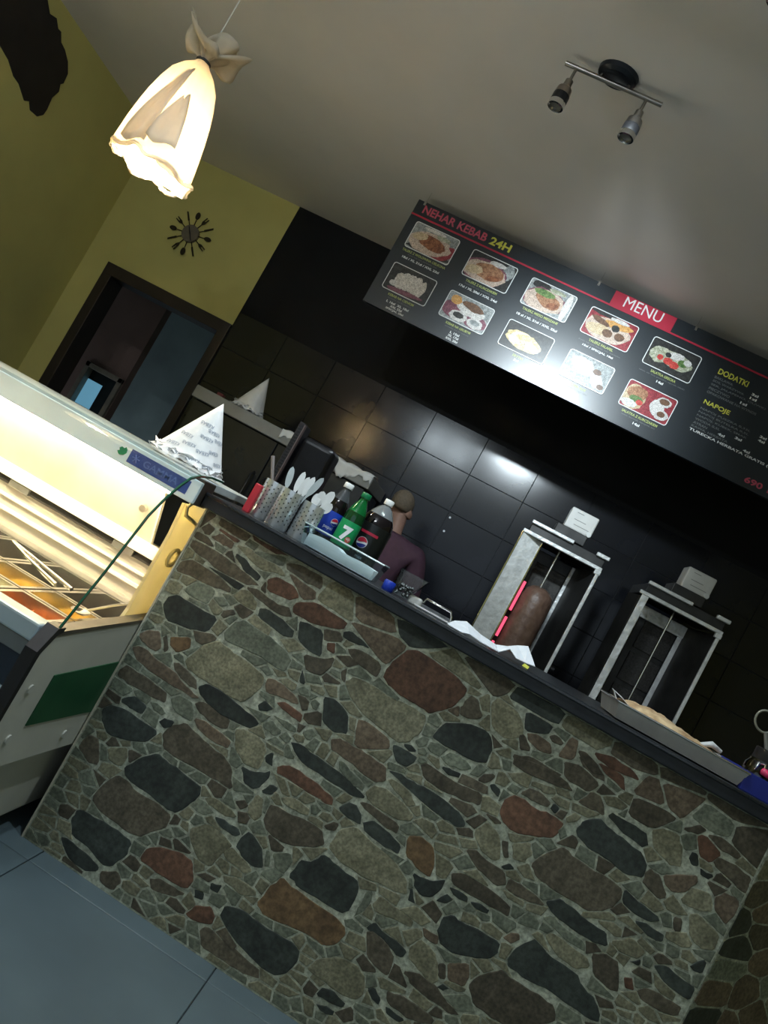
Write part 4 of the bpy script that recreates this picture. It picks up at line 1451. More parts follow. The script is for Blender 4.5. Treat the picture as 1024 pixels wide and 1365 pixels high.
# heading line and red rule
zr = bp(551, 283)[1]
xm0, xm1 = bp(815, 400)[0], bp(898, 434)[0]
zm1, zm0 = bp(821, 389)[1], bp(812, 406)[1]
zrl = (zm0 + bp(551, 281)[1]) / 2
box('red_rule', (MX0, xm0, MY - .002, MY + .001, zm0 - .004, zm0 + .005), MRED, bd)
box('red_rule', (xm1, MX1, MY - .002, MY + .001, zm0 - .004, zm0 + .005), MRED, bd)
box('red_banner', (xm0, xm1, MY - .0025, MY + .001, zm0 - .004, MZ1 - .004), MRED, bd)
hx0, hx1 = bp(566, 277)[0], bp(650, 316)[0]
print_text('heading', 'NEHAR KEBAB', hx0, zm0 + .024, MPINK, w=hx1 - hx0, h=.046, bold=.025)
hx2 = bp(682, 331)[0]
print_text('heading', '24H', hx1 + .022, zm0 + .024, MYEL, w=hx2 - hx1 - .022, h=.044, bold=.03)
print_text('heading', 'MENU', (xm0 + xm1) / 2, zm0 + .020, MWHT, w=.205, h=.058, bold=0.0, align='CENTER', y=MY - .0032)


def rrect(x0, x1, z0, z1, r, n=5):
    P = []
    for cx, cz, a0 in ((x1 - r, z1 - r, 0), (x0 + r, z1 - r, PI / 2), (x0 + r, z0 + r, PI), (x1 - r, z0 + r, 1.5 * PI)):
        for k in range(n):
            a = a0 + PI / 2 * k / (n - 1)
            P.append((cx + r * math.cos(a), cz + r * math.sin(a)))
    return P


def inrr(p, x0, x1, z0, z1):
    return (min(max(p[0], x0), x1), min(max(p[1], z0), z1))


def blob(u, v, ru, rv, rot_=0, n=18, jag=0, rnd=random):
    P = []
    for k in range(n):
        a = 2 * PI * k / n
        m = 1 + (rnd.uniform(-jag, jag) if jag else 0)
        x, y = ru * m * math.cos(a), rv * m * math.sin(a)
        P.append((u + x * math.cos(rot_) - y * math.sin(rot_), v + x * math.sin(rot_) + y * math.cos(rot_)))
    return P


PC = {
    'plate': ((.46, .36, .30), (.58, .46, .38)), 'meat': ((.16, .050, .022), (.34, .13, .06)), 'meat2': ((.24, .10, .05), (.42, .22, .12)),
    'red': ((.22, .02, .03), (.30, .04, .05)), 'white': ((.52, .50, .48), (.66, .64, .62)), 'grey': ((.20, .22, .22), (.36, .38, .38)),
    'green': ((.05, .12, .03), (.16, .24, .08)), 'rice': ((.48, .36, .22), (.60, .48, .32)), 'fry': ((.52, .38, .16), (.66, .54, .30)),
    'dark': ((.018, .018, .018), (.04, .04, .038)), 'orange': ((.50, .24, .06), (.60, .34, .12)), 'tom': ((.45, .03, .03), (.55, .08, .06)),
    'wrap': ((.50, .46, .42), (.68, .64, .60)), 'salad': ((.26, .28, .18), (.50, .50, .40)), 'brown': ((.10, .05, .03), (.17, .09, .05)),
    'purple': ((.16, .05, .08), (.24, .09, .12)),
}


def pmat(k):
    a, b = PC[k]
    return mat('print_' + k, b, .3, col2=a, scale=60, detail=8, spec=.6, mottle=.5, contrast=(.38, .62))


PICS = [
    # corners TL, TR, BR, BL in the photograph, background, shapes (u, v, ru, rv, rot, colour) in a unit frame
    ([(556, 294), (614, 321.5), (597, 355), (539, 327.7)], 'grey', [(.5, .12, .5, .1, 0, 'dark'), (.78, .3, .3, .25, .5, 'red'), (.45, .42, .46, .40, .05, 'plate'), (.5, .48, .32, .24, -.1, 'meat'), (.22, .55, .16, .14, .3, 'rice'), (.68, .78, .16, .08, 0, 'salad'), (.45, .9, .25, .06, 0, 'white')],
     'TALERZ Z WOLOWINA CIELECINA', 'frytki lub ryz, surowka, sos', '18zl / XL 21zl / XXL 23zl'),
    ([(527, 348), (584, 376), (565, 410.6), (509, 381)], 'dark', [(.30, .45, .13, .30, .35, 'wrap'), (.42, .52, .12, .32, .25, 'wrap'), (.53, .52, .11, .32, .12, 'wrap'), (.65, .52, .11, .32, 0, 'wrap'), (.76, .48, .10, .30, -.15, 'wrap'), (.5, .13, .42, .08, .05, 'purple'), (.18, .3, .08, .1, 0, 'white')],
     'KEBAB NA CIENKIM', 'surowka, sos do wyboru', 'L 16zl  XL 18zl\nXXL 22zl\nSPECJAL 25zl'),
    ([(632.6, 331.6), (692, 359), (673, 394), (615, 364)], 'dark', [(.85, .7, .12, .3, 0, 'grey'), (.40, .40, .48, .44, 0, 'purple'), (.42, .38, .46, .40, 0, 'plate'), (.5, .45, .32, .30, 0, 'meat2'), (.2, .35, .18, .16, .2, 'rice'), (.62, .3, .14, .10, .3, 'meat'), (.6, .82, .18, .09, 0, 'white')],
     'TALERZ Z KURCZAKIEM', 'frytki lub ryz, surowka, sos', '17zl / XL 20zl / XXL 24zl'),
    ([(602, 385.6), (661, 414), (642, 448.5), (584, 418)], 'grey', [(.2, .4, .2, .3, 0, 'purple'), (.75, .3, .25, .25, 0, 'purple'), (.55, .62, .32, .24, -.1, 'white'), (.58, .74, .24, .14, -.1, 'brown'), (.2, .75, .12, .16, 0, 'orange'), (.38, .25, .19, .19, 0, 'white'), (.38, .28, .12, .10, 0, 'dark'), (.75, .24, .17, .18, 0, 'white'), (.75, .27, .11, .09, 0, 'grey')],
     'KEBAB NA GRUBYM', 'surowka, sos do wyboru', 'L 15zl\nXL 17zl\nXXL 20zl'),
    ([(710, 369), (771, 397), (752.5, 432), (693, 403)], 'grey', [(.25, .85, .2, .15, 0, 'dark'), (.42, .42, .46, .42, .1, 'purple'), (.42, .40, .42, .38, .05, 'plate'), (.5, .45, .28, .24, -.2, 'meat2'), (.38, .65, .22, .12, 0, 'green'), (.62, .36, .12, .10, .2, 'meat'), (.88, .5, .07, .5, 0, 'white'), (.6, .85, .18, .08, 0, 'salad')],
     'TALERZ MIESO MIESZANE', 'frytki lub ryz, surowka, sos', '18 zl / XL 21zl / XXL 25zl'),
    ([(680.6, 424), (740, 453), (724, 487), (662, 458)], 'dark', [(.45, .45, .38, .30, -.1, 'fry'), (.35, .5, .22, .22, .3, 'white'), (.55, .42, .24, .16, -.3, 'rice'), (.45, .6, .2, .1, .2, 'fry'), (.66, .36, .16, .12, -.2, 'white')],
     'FRYTKI', '', '5zl'),
    ([(790, 408), (853, 436.5), (835, 472), (772, 440.6)], 'red', [(.3, .92, .28, .08, 0, 'dark'), (.48, .45, .46, .42, 0, 'plate'), (.62, .72, .3, .14, .1, 'orange'), (.28, .65, .2, .10, -.2, 'brown'), (.3, .35, .24, .2, .1, 'rice'), (.5, .34, .10, .14, 0, 'brown'), (.74, .38, .10, .14, 0, 'brown'), (.60, .60, .08, .12, 0, 'dark'), (.62, .88, .2, .07, 0, 'white')],
     'TALERZ FALAFEL', 'frytki lub ryz, falafel, sos, surowka', '15zl / SPECJAL 18zl'),
    ([(760, 463), (821.6, 492.5), (802.5, 527), (745, 499)], 'grey', [(.35, .7, .26, .2, 0, 'wrap'), (.4, .55, .24, .2, -.2, 'white'), (.72, .35, .10, .28, .5, 'wrap'), (.82, .32, .08, .26, .5, 'white'), (.70, .62, .09, .1, 0, 'brown'), (.88, .2, .07, .09, 0, 'brown')],
     'SUPER BOX', 'frytki, mieso, sos', '12zl'),
    ([(874, 447), (936.5, 478), (918, 513), (854.5, 482)], 'dark', [(.25, .5, .2, .28, .2, 'salad'), (.6, .52, .32, .28, -.1, 'salad'), (.45, .4, .1, .12, 0, 'tom'), (.58, .36, .1, .12, 0, 'tom'), (.28, .42, .06, .1, 0, 'tom'), (.55, .66, .16, .12, .2, 'white'), (.72, .52, .10, .12, 0, 'green'), (.4, .6, .06, .08, 0, 'dark'), (.8, .6, .08, .1, 0, 'white')],
     'SALATKA GRECKA', 'salata, ser feta, pomidor, ogorek, oliwki', '14zl'),
    ([(841.5, 504), (905, 535), (886, 569.5), (823, 536.6)], 'red', [(.22, .45, .22, .45, 0, 'rice'), (.25, .62, .2, .26, .1, 'meat2'), (.28, .42, .14, .12, 0, 'green'), (.18, .2, .16, .14, 0, 'white'), (.36, .35, .07, .1, 0, 'tom'), (.70, .46, .14, .30, .2, 'white'), (.78, .72, .14, .17, .1, 'white'), (.78, .74, .10, .11, .1, 'brown'), (.82, .28, .15, .19, .1, 'white'), (.82, .30, .08, .10, .1, 'brown')],
     'SALATKA Z KURCZAKIEM', 'salata, kurczak, warzywa, sos', '14zl'),
]
for corners, bg, shapes, cap, desc, price in PICS:
    Q = [bp(*c_) for c_ in corners]
    x0 = (Q[0][0] + Q[3][0]) / 2
    x1 = (Q[1][0] + Q[2][0]) / 2
    z1 = (Q[0][1] + Q[1][1]) / 2
    z0 = (Q[2][1] + Q[3][1]) / 2
    ph = prism('food_picture', rrect(x0, x1, z0, z1, .014), 'y', MY - .0015, MY + .001, pmat(bg), bd)
    # white outline
    a, b = rrect(x0, x1, z0, z1, .014), rrect(x0 + .004, x1 - .004, z0 + .004, z1 - .004, .011)
    n = len(a)
    V = [(p[0], MY - .0042, p[1]) for p in a] + [(p[0], MY - .0042, p[1]) for p in b] + [(p[0], MY - .001, p[1]) for p in a]
    F = [(i, (i + 1) % n, n + (i + 1) % n, n + i) for i in range(n)] + [(i, (i + 1) % n, 2 * n + (i + 1) % n, 2 * n + i) for i in range(n)]
    mobj('picture_frame', V, F, MWHT, bd)
    rnd = random.Random(len(cap))
    for k, (u, v_, ru, rv, ro, col) in enumerate(shapes):
        P = blob(u * (x1 - x0), v_ * (z1 - z0), ru * (x1 - x0), rv * (z1 - z0), ro, 20, .08, rnd)
        P = [inrr((x0 + p[0], z0 + p[1]), x0 + .004, x1 - .004, z0 + .004, z1 - .004) for p in P]
        V = [(p[0], MY - .0018 - .0002 * k, p[1]) for p in P]
        mobj('picture_food', V, [tuple(range(len(V)))], pmat(col), ph)
    xc = (x0 + x1) / 2
    print_text('caption', cap, xc, z0 - .024, MGRN, w=min(.0095 * len(cap), (x1 - x0) * 1.02), h=.0135, bold=.02, align='CENTER')
    zz = z0 - .024
    if desc:
        print_text('description', desc, xc, zz - .016, MGRY, w=min(.0062 * len(desc), (x1 - x0) * .95), h=.0095, align='CENTER')
        zz -= .018
    for ln in price.split('\n'):
        print_text('price', ln, xc, zz - .019, MWHT, w=.0088 * len(ln), h=.0125, bold=.03, align='CENTER')
        zz -= .018

# right hand lists
dx, dz = bp(957, 497)
print_text('heading', 'DODATKI', dx, dz - .004, MYEL, w=.155, h=.030, bold=.02)
for k, (ln, pr, u) in enumerate((('BAKLAWA', '3zl', .19), ('SOS, WARZYWA', '1zl', .19), ('SER, JALAPENO, OLIWKI', '3zl', .40), ('PIECZYWO', '1zl', .16), ('OPAKOWANIE NA WYNOS', '1zl', .40))):
    print_text('list_line', ln, dx - .004, dz - .030 - .021 * k, MGRY, w=.0135 * len(ln), h=.0125, bold=.01)
    print_text('price', pr, dx + u, dz - .030 - .021 * k, MWHT, w=.034, h=.0125, bold=.03)
nx, nz = bp(937, 538)
nz -= .004
print_text('heading', 'NAPOJE', nx, nz, MYEL, w=.135, h=.030, bold=.02)
for k, (ln, pr, u) in enumerate((('NAPOJ PUSZKA 0,33L', '3zl', .31), ('NAPOJ BUTELKA 0,5L', '4zl', .31), ('NAPOJ, KUBEK, SMAK', '4zl', .40), ('WODA 0,5L', '3zl', .21), ('AYRAN', '4zl', .13), ('KAWA, HERBATA', '4zl', .27))):
    print_text('list_line', ln, nx, nz - .027 - .0195 * k, MGRY, w=.0145 * len(ln), h=.0125, bold=.01)
    print_text('price', pr, nx + u, nz - .027 - .0195 * k, MWHT, w=.034, h=.0125, bold=.03)
print_text('list_line', 'TURECKA HERBATA GRATIS (tylko na miejscu)', nx - .002, nz - .027 - .0195 * 6 - .003, MWHT, w=.62, h=.0165, bold=.02)
rx_, rz_ = bp(991, 642)
print_text('phone_number', '690 117', rx_, rz_, MPINK, w=.20, h=.032, bold=.03)
# hanging clips and wires to the ceiling
for px, py in ((569, 268), (800, 376), (928, 438)):
    x = bp(px, py)[0]
    g = [box_geo((x - .006, x + .006, MY - .004, MY + .022, MZ1 - .022, MZ1 + .006))]
    v, f = merge(g)
    mobj('hanging_clip', v, f, CHROME, menu)
    cyl('hanging_wire', (x, MY + .009, MZ1), (x, MY + .009, H), .0016, CHROME, menu, n=6)

# ------------------------------------------------------------------ tall black cabinet behind the counter
FY0, FY1 = 4.2, 4.76
a, b = onY(262, 518, FY0), onY(500, 637, FY0)
FX0, FX1, FZ = a.x, b.x, 1.545
cab = thing('black_cabinet', ((FX0 + FX1) / 2, FY0, 0), 'tall black fridge cabinet with a grey top ledge against the black wall', 'fridge')
CABM = mat('cabinet_black', (.011, .012, .014), .25, var=.2, scale=8, spec=.6)
LEDGE = mat('ledge_grey', (.26, .26, .245), .5, var=.1, scale=14)
box('body', (FX0 + .02, FX1 - .02, FY0 + .03, FY1, .08, FZ - .075), CABM, cab, .004)
xm = (FX0 + FX1) / 2
for x0, x1, hx in ((FX0 + .02, xm - .003, xm - .04), (xm + .003, FX1 - .02, xm + .04)):
    d = box('door', (x0, x1, FY0 + .005, FY0 + .03, .10, FZ - .08), CABM, cab, .004)
    tube('handle', [(hx, FY0 + .006, .95), (hx, FY0 - .03, .97), (hx, FY0 - .03, 1.23), (hx, FY0 + .006, 1.25)], .008, BLACKM, d, 8)
box('top_ledge', (FX0, FX1, FY0 - .02, FY1, FZ - .075, FZ), LEDGE, cab, .005)
for q in (FX0 + .08, FX1 - .08):
    for y in (FY0 + .08, FY1 - .08):
        cyl('foot', (q, y, 0), (q, y, .081), .02, BLACKPL, cab, n=10)
p = onY(328, 540, FY0 + .12)
paper_cone('paper_cone', (p.x + .02, FY0 + .13, FZ), .25, .105, .10, PAPERD, 'plain unprinted paper cone standing on the black cabinet ledge', 9, 0, (.02, 0))
p = onY(297, 523, FY0 + .05)
o = box('red_matchbox', (p.x - .02, p.x + .02, FY0 + .03, FY0 + .07, FZ, FZ + .022), mat('matchbox_red', (.16, .03, .03), .6, var=.2), None, .002)
tag(o, 'small dull red box beside the plain paper cone', 'box')


def cloth_strip(name, x0, x1, seed, label, drop):
    """crumpled white cloth lying on the ledge and hanging over its edge"""
    rnd = random.Random(seed)
    nx, ny = 22, 10
    V = []
    for i in range(nx + 1):
        u = i / nx
        x = x0 + (x1 - x0) * u
        edge = drop * (.7 + .3 * math.sin(7 * u + seed) + rnd.uniform(-.18, .18))
        for j in range(ny + 1):
            t = j / ny
            if t < .5:
                y = FY0 + .13 - (t / .5) * .155
                z = FZ + .004 + .016 * abs(math.sin(9 * u + 3 * t + seed)) * (1 - abs(t - .25))
            else:
                s = (t - .5) / .5
                y = FY0 - .026 - .006 * math.sin(11 * u + seed)
                z = FZ + .004 - edge * s
            V.append((x, y, z))
    F = [(i * (ny + 1) + j, i * (ny + 1) + j + 1, (i + 1) * (ny + 1) + j + 1, (i + 1) * (ny + 1) + j) for i in range(nx) for j in range(ny)]
    o = mobj(name, V, F, mat('cloth_white', (.80, .80, .79), .85, var=.08, scale=20), None, True)
    o.modifiers.new('cloth thickness', 'SOLIDIFY').thickness = .003
    return tag(o, label, 'cloth', 'white cloths on the cabinet ledge')


p0, p1, p2, p3 = onY(383, 566, FY0), onY(432, 590, FY0), onY(440, 600, FY0), onY(505, 632, FY0)
cloth_strip('white_cloth', p0.x, p1.x, 2, 'crumpled white cloth bunched over the middle of the cabinet ledge', .05)
cloth_strip('white_cloth', p2.x, FX1 - .005, 5, 'flat white cloth hanging over the end of the cabinet ledge', .085)

# ------------------------------------------------------------------ back counter with the two doner grills
BCZ = .90
bc = thing('back_counter', (.75, 4.45, 0), 'dark steel work counter against the tiled wall under the grills', 'counter')
box('worktop', (-.06, 1.9, 4.06, 4.785, BCZ - .04, BCZ), GRILLD, bc, .004)
box('body', (-.04, 1.88, 4.12, 4.78, .1, BCZ - .04), BLACKM, bc)
for q in range(4):
    box('door', (-.03 + q * .475, -.03 + q * .475 + .465, 4.105, 4.12, .12, BCZ - .06), BLACKM, bc, .003)
box('plinth', (-.02, 1.86, 4.16, 4.78, 0, .1), BLACKPL, bc)

MEAT = mat('doner_meat', (.20, .125, .092), .38, col2=(.12, .070, .050), scale=30, bump=.35, detail=8)
GLOW = mat('burner_glow', (.2, .02, .03), .5, emit=(1.0, .10, .20), estr=0.9)


def grill(x0, foil, label, meat, boxmat, dim, lay):
    """vertical doner grill; x0 = left end of the hood, Y front 4.16 .. back 4.6"""
    yf, yb = 4.18, 4.62
    wd = .445
    t = thing('doner_grill', (x0 + wd / 2, 4.4, BCZ), label, 'doner grill', 'doner grills on the back counter')
    x1 = x0 + wd
    zt = 1.757
    box('drip_base', (x0, x1, yf - .02, yb, BCZ, BCZ + .07), GRILLD, t, .006)
    # burner housing at the back
    box('burner_back', (x0 + .10, x1 - .08, 4.50, yb, BCZ + .07, 1.66), GRILLD, t, .004)
    for k in range(3):
        b_ = box('burner_plate', (x0 + .14, x1 - .12, 4.488, 4.502, 1.02 + k * .2, 1.19 + k * .2), mat('burner_mesh', (.05, .048, .045), .7, var=.4, scale=120), t, .003)
    # hood: dark box between two foil wrapped rails
    box('hood', (x0 + .006, x1 - .004, yf + .01, yb, 1.690, 1.745), GRILLD, t, .003)
    box('hood_rail', (x0, x0 + wd * .56, yf - .012, yf + .012, 1.738, zt), foil, t, .004)
    box('hood_rail', (x0 + wd * .86, x1 + .012, yf - .012, yf + .012, 1.742, zt + .006), foil, t, .004)
    box('lower_rail', (x0 - .022, x1, yf - .018, yf + .010, 1.672, 1.692), foil, t, .004)
    # left shield: folded, foil wrapped plate running from the front rail to the back
    if lay == 0:
        # broad foil covered wing
        P = [(x0 - .024, yf - .015), (x0 + .105, yf + .05), (x0 + .108, yf + .062), (x0 - .024, yf + .0)]
        prism('foil_shield', P, 'z', BCZ + .02, 1.672, foil, t, bevel=.002)
        for xx, yy in ((x0 - .02, yf - .014), (x0 + .104, yf + .048)):
            cyl('shield_edge', (xx, yy, BCZ + .02), (xx, yy, 1.675), .005, CHROME, t, n=8)
    else:
        P = [(x0 - .055, yf + .09), (x0 - .012, yf - .01), (x0 - .006, yf - .004), (x0 - .049, yf + .1)]
        prism('side_shield', P, 'z', BCZ + .02, 1.66, GRILLD, t, bevel=.002)
        prism('foil_shield', [(x0 - .004, yf - .012), (x0 + .034, yf - .012), (x0 + .034, yf + .0), (x0 - .004, yf + .0)], 'z', BCZ + .02, 1.672, foil, t, bevel=.003)
    # thin right post, inner strip
    box('corner_post', (x1 - .020, x1 - .002, yf - .014, yf + .002, BCZ + .02, 1.676), foil, t, .003)
    box('post_bracket', (x1 - .032, x1 + .002, yf - .018, yf + .008, 1.648, 1.674), foil, t, .003)
    prism('side_wing', [(x1 - .016, yf + .0), (x1 - .010, yf + .0), (x1 - .10, 4.50), (x1 - .106, 4.50)], 'z', BCZ + .06, 1.66, GRILLD, t)
    xi = x1 - .115
    if lay == 0:
        box('inner_strip', (xi, xi + .020, 4.46, 4.474, BCZ + .05, 1.655), foil, t, .003)
    else:
        box('inner_strip', (xi - .005, xi + .035, 4.46, 4.474, BCZ + .05, 1.64), foil, t, .003)
        box('inner_strip', (x0 + .08, x0 + .092, 4.46, 4.474, BCZ + .05, 1.64), foil, t, .003)
        box('inner_head', (x0 + .08, xi + .03, 4.455, 4.472, 1.585, 1.655), foil, t, .004)
    # spit, motor
    sx, sy = x0 + .215, 4.32
    cyl('spit_rod', (sx, sy, BCZ + .05), (sx, sy, 1.80), .0065, CHROME if lay else STEEL, t, n=10)
    BR = mat('brass_collar', (.42, .33, .12), .35, .9, var=.1)
    cyl('rod_collar', (sx, sy, 1.735), (sx, sy, 1.815), .010, BR, t, n=12)
    mb = box('motor_box', (sx - .055, sx + .105, 4.24, 4.36, 1.815, 1.935), boxmat, t, .008)
    box('motor_base', (sx - .09, sx + .09, 4.22, 4.40, 1.755, 1.815), GRILLD, t, .004)
    INK = mat('motor_ink', (.22, .22, .22), .6, var=.1)
    for k, (u0, u1, w_) in enumerate(((.02, .06, .85), (.02, .09, .5), (.03, .12, .25))):
        box('label_print', (sx - .04 + u0, sx - .04 + u1, 4.2392, 4.2405, 1.815 + .115 * w_, 1.8185 + .115 * w_), INK, mb)
    cyl('motor_knob', (sx + .088, 4.24, 1.828), (sx + .088, 4.226, 1.828), .014, WHITEPL, mb, n=12)
    cyl('side_knob', (x1 + .004, yf + .02, 1.09), (x1 + .026, yf + .02, 1.09), .014, BLACKPL, t, n=12)
    if meat:
        rnd = random.Random(5)
        prof = [(.0, 0), (.082, .0), (.088, .06), (.092, .18), (.092, .30), (.089, .40), (.078, .445), (.055, .468), (.03, .478), (.008, .480)]
        V, F = lathe_geo(prof, (sx + .010, sy, .975), n=36, cap0=False)
        V = [(a + rnd.uniform(-.002, .002), b + rnd.uniform(-.002, .002), c_ + rnd.uniform(-.002, .002)) for a, b, c_ in V]
        mobj('meat_cone', V, F, MEAT, t, True)
        # glowing burner just visible beside the meat
        for z0, z1 in ((.99, 1.07), (1.10, 1.22), (1.26, 1.44)):
            box('burner_element', (x0 + .114, x0 + .130, 4.25, 4.262, z0, z1), GLOW, t, .003)
    return t


g1 = onY(710, 695, 4.18).x
g2 = onY(865, 777, 4.18).x
grill(g1, FOIL, 'doner grill with foil shields, brown meat cone and glowing burner', True, mat('motor_white', (.62, .62, .60), .4, var=.06), 0, 0)
grill(g2, FOILD, 'empty doner grill with foil posts and a bare spit', False, MATS['motor_white'], 1, 1)


# ------------------------------------------------------------------ person behind the counter
def skin_mesh(name, nodes, edges, root, material, parent=None, sub=2):
    """nodes: {key: (pos, (rx, ry))}; grows one continuous surface"""
    keys = list(nodes)
    idx = {k: i for i, k in enumerate(keys)}
    me = bpy.data.meshes.new(name)
    me.from_pydata([nodes[k][0] for k in keys], [(idx[a], idx[b]) for a, b in edges], [])
    bm = bmesh.new()
    bm.from_mesh(me)
    lay = bm.verts.layers.skin.verify()
    bm.verts.ensure_lookup_table()
    for k in keys:
        s = bm.verts[idx[k]][lay]
        s.radius = nodes[k][1]
        s.use_root = (k == root)
    bm.to_mesh(me)
    bm.free()
    o = bpy.data.objects.new(name, me)
    COL.objects.link(o)
    m = o.modifiers.new('skin', 'SKIN')
    m.use_smooth_shade = True
    m.branch_smoothing = .6
    s = o.modifiers.new('sub', 'SUBSURF')
    s.levels = s.render_levels = sub
    bpy.context.view_layer.update()
    dg = bpy.context.evaluated_depsgraph_get()
    me2 = bpy.data.meshes.new_from_object(o.evaluated_get(dg))
    bpy.data.objects.remove(o)
    bpy.data.meshes.remove(me)
    me2.materials.clear()
    me2.materials.append(material)
    for p in me2.polygons:
        p.use_smooth = True
    o2 = bpy.data.objects.new(name, me2)
    return link(o2, parent)


px_, py_ = -.525, 3.90
SKIN = mat('skin', (.30, .175, .135), .55, var=.08, scale=20)
SHIRT = mat('shirt_plum', (.060, .026, .046), .8, var=.15, scale=30)
TROUS = mat('trousers_dark', (.02, .02, .025), .8, var=.15, scale=30)
SHOE = mat('shoe_black', (.015, .015, .015), .5, var=.1)
person = thing('person', (px_, py_, 0), 'person with cropped hair in a plum shirt standing with back turned behind the counter', 'person')


def P_(x, y, z):
    return (px_ + x, py_ + y, z)


N = {
    'pel': (P_(0, 0, .84), (.13, .10)), 'sp1': (P_(0, .0, .98), (.125, .095)), 'sp2': (P_(0, .01, 1.10), (.135, .10)), 'ch': (P_(0, .02, 1.225), (.13, .095)),
    'nb': (P_(-.005, .03, 1.315), (.068, .062)), 'nk': (P_(-.015, .04, 1.352), (.052, .055)), 'h0': (P_(-.025, .055, 1.385), (.050, .058)),
    'h1': (P_(-.035, .062, 1.43), (.057, .074)), 'h2': (P_(-.042, .062, 1.48), (.059, .076)), 'h3': (P_(-.046, .055, 1.52), (.047, .060)), 'h4': (P_(-.048, .05, 1.542), (.022, .028)),
    'nose': (P_(-.030, .158, 1.435), (.011, .011)), 'chin': (P_(-.025, .125, 1.375), (.022, .020)),
    'earL': (P_(-.105, .05, 1.432), (.010, .018)), 'earR': (P_(.034, .05, 1.430), (.010, .018)),
}
E_ = [('pel', 'sp1'), ('sp1', 'sp2'), ('sp2', 'ch'), ('ch', 'nb'), ('nb', 'nk'), ('nk', 'h0'), ('h0', 'h1'), ('h1', 'h2'), ('h2', 'h3'), ('h3', 'h4'),
      ('h1', 'nose'), ('h0', 'chin'), ('h1', 'earL'), ('h1', 'earR')]
for sd, s in (('L', -1), ('R', 1)):
    N['sh' + sd] = (P_(.165 * s, .02, 1.275), (.058, .058))
    N['el' + sd] = (P_(.235 * s, .06, 1.03), (.043, .043))
    N['fa' + sd] = (P_(.205 * s, .20, .97), (.036, .034))
    N['wr' + sd] = (P_(.165 * s, .30, .95), (.026, .024))
    N['pa' + sd] = (P_(.150 * s, .36, .945), (.034, .017))
    E_ += [('ch', 'sh' + sd), ('sh' + sd, 'el' + sd), ('el' + sd, 'fa' + sd), ('fa' + sd, 'wr' + sd), ('wr' + sd, 'pa' + sd)]
    for k, (dx_, ln) in enumerate(((-.026, .066), (-.009, .076), (.009, .072), (.026, .058))):
        N['f%d%s' % (k, sd)] = (P_((.150 + dx_) * s, .36 + ln * .55, .945), (.0095, .0095))
        N['g%d%s' % (k, sd)] = (P_((.150 + dx_ * 1.15) * s, .36 + ln, .930), (.008, .008))
        E_ += [('pa' + sd, 'f%d%s' % (k, sd)), ('f%d%s' % (k, sd), 'g%d%s' % (k, sd))]
    N['t0' + sd] = (P_((.150 - .042) * s, .345, .940), (.010, .010))
    N['t1' + sd] = (P_((.150 - .058) * s, .375, .934), (.0085, .0085))
    E_ += [('wr' + sd, 't0' + sd), ('t0' + sd, 't1' + sd)]
    N['hp' + sd] = (P_(.085 * s, 0, .78), (.085, .085))
    N['kn' + sd] = (P_(.095 * s, .01, .45), (.055, .058))
    N['an' + sd] = (P_(.10 * s, -.01, .09), (.036, .040))
    N['to' + sd] = (P_(.115 * s, .14, .035), (.036, .026))
    E_ += [('pel', 'hp' + sd), ('hp' + sd, 'kn' + sd), ('kn' + sd, 'an' + sd), ('an' + sd, 'to' + sd)]
NB = dict(N)
for k in ('pel', 'sp1', 'sp2', 'ch', 'shL', 'shR', 'hpL', 'hpR', 'knL', 'knR'):
    NB[k] = (N[k][0], (N[k][1][0] * .74, N[k][1][1] * .74))     # the body stays inside the clothes
NB['nb'] = (N['nb'][0], (.052, .050))
for k in ('elL', 'elR', 'anL', 'anR'):
    NB[k] = (N[k][0], (N[k][1][0] * .88, N[k][1][1] * .88))
skin_mesh('body', NB, E_, 'pel', SKIN, person)
S = {k: (N[k][0], (N[k][1][0] + .012, N[k][1][1] + .012)) for k in ('pel', 'sp1', 'sp2', 'ch', 'shL', 'elL', 'shR', 'elR')}
S['nb'] = (P_(-.005, .03, 1.322), (.066, .064))
S['hem'] = (P_(0, 0, .74), (.15, .12))
skin_mesh('shirt', S, [('hem', 'pel'), ('pel', 'sp1'), ('sp1', 'sp2'), ('sp2', 'ch'), ('ch', 'nb'), ('ch', 'shL'), ('shL', 'elL'), ('ch', 'shR'), ('shR', 'elR')], 'pel', SHIRT, person)
T = {k: (N[k][0], (N[k][1][0] + .012, N[k][1][1] + .012)) for k in ('pel', 'hpL', 'knL', 'hpR', 'knR')}
for sd in 'LR':
    T['an' + sd] = (N['an' + sd][0], (.055, .058))
skin_mesh('trousers', T, [('pel', 'hpL'), ('hpL', 'knL'), ('knL', 'anL'), ('pel', 'hpR'), ('hpR', 'knR'), ('knR', 'anR')], 'pel', TROUS, person)
for sd, s in (('L', -1), ('R', 1)):
    skin_mesh('shoe', {'a': (P_(.10 * s, -.03, .05), (.045, .048)), 'b': (P_(.108 * s, .07, .045), (.046, .042)), 'c': (P_(.116 * s, .16, .035), (.042, .032))}, [('a', 'b'), ('b', 'c')], 'a', SHOE, person)
# cropped hair: a thin cap over the back and crown of the head
V, F = lathe_geo([(.001, 1.0), (.35, .93), (.62, .78), (.84, .54), (.97, .25), (1.0, 0.0), (.99, -.2), (.93, -.42), (.80, -.60)], (0, 0, 0), n=28, cap0=False, cap1=False)
HV = []
for a, b, c_ in V:
    yy = b
    zz = c_
    if b > .35 and c_ < .45:
        yy = b * .86
    HV.append(P_(-.041 + a * .0635 - .006 * (zz), .058 + yy * .081, 1.480 + zz * .072))
o = mobj('hair', HV, F, mat('hair_cropped', (.125, .098, .070), .8, var=.2, scale=80, bump=.3), person, True)
o.modifiers.new('hair thickness', 'SOLIDIFY').thickness = .004

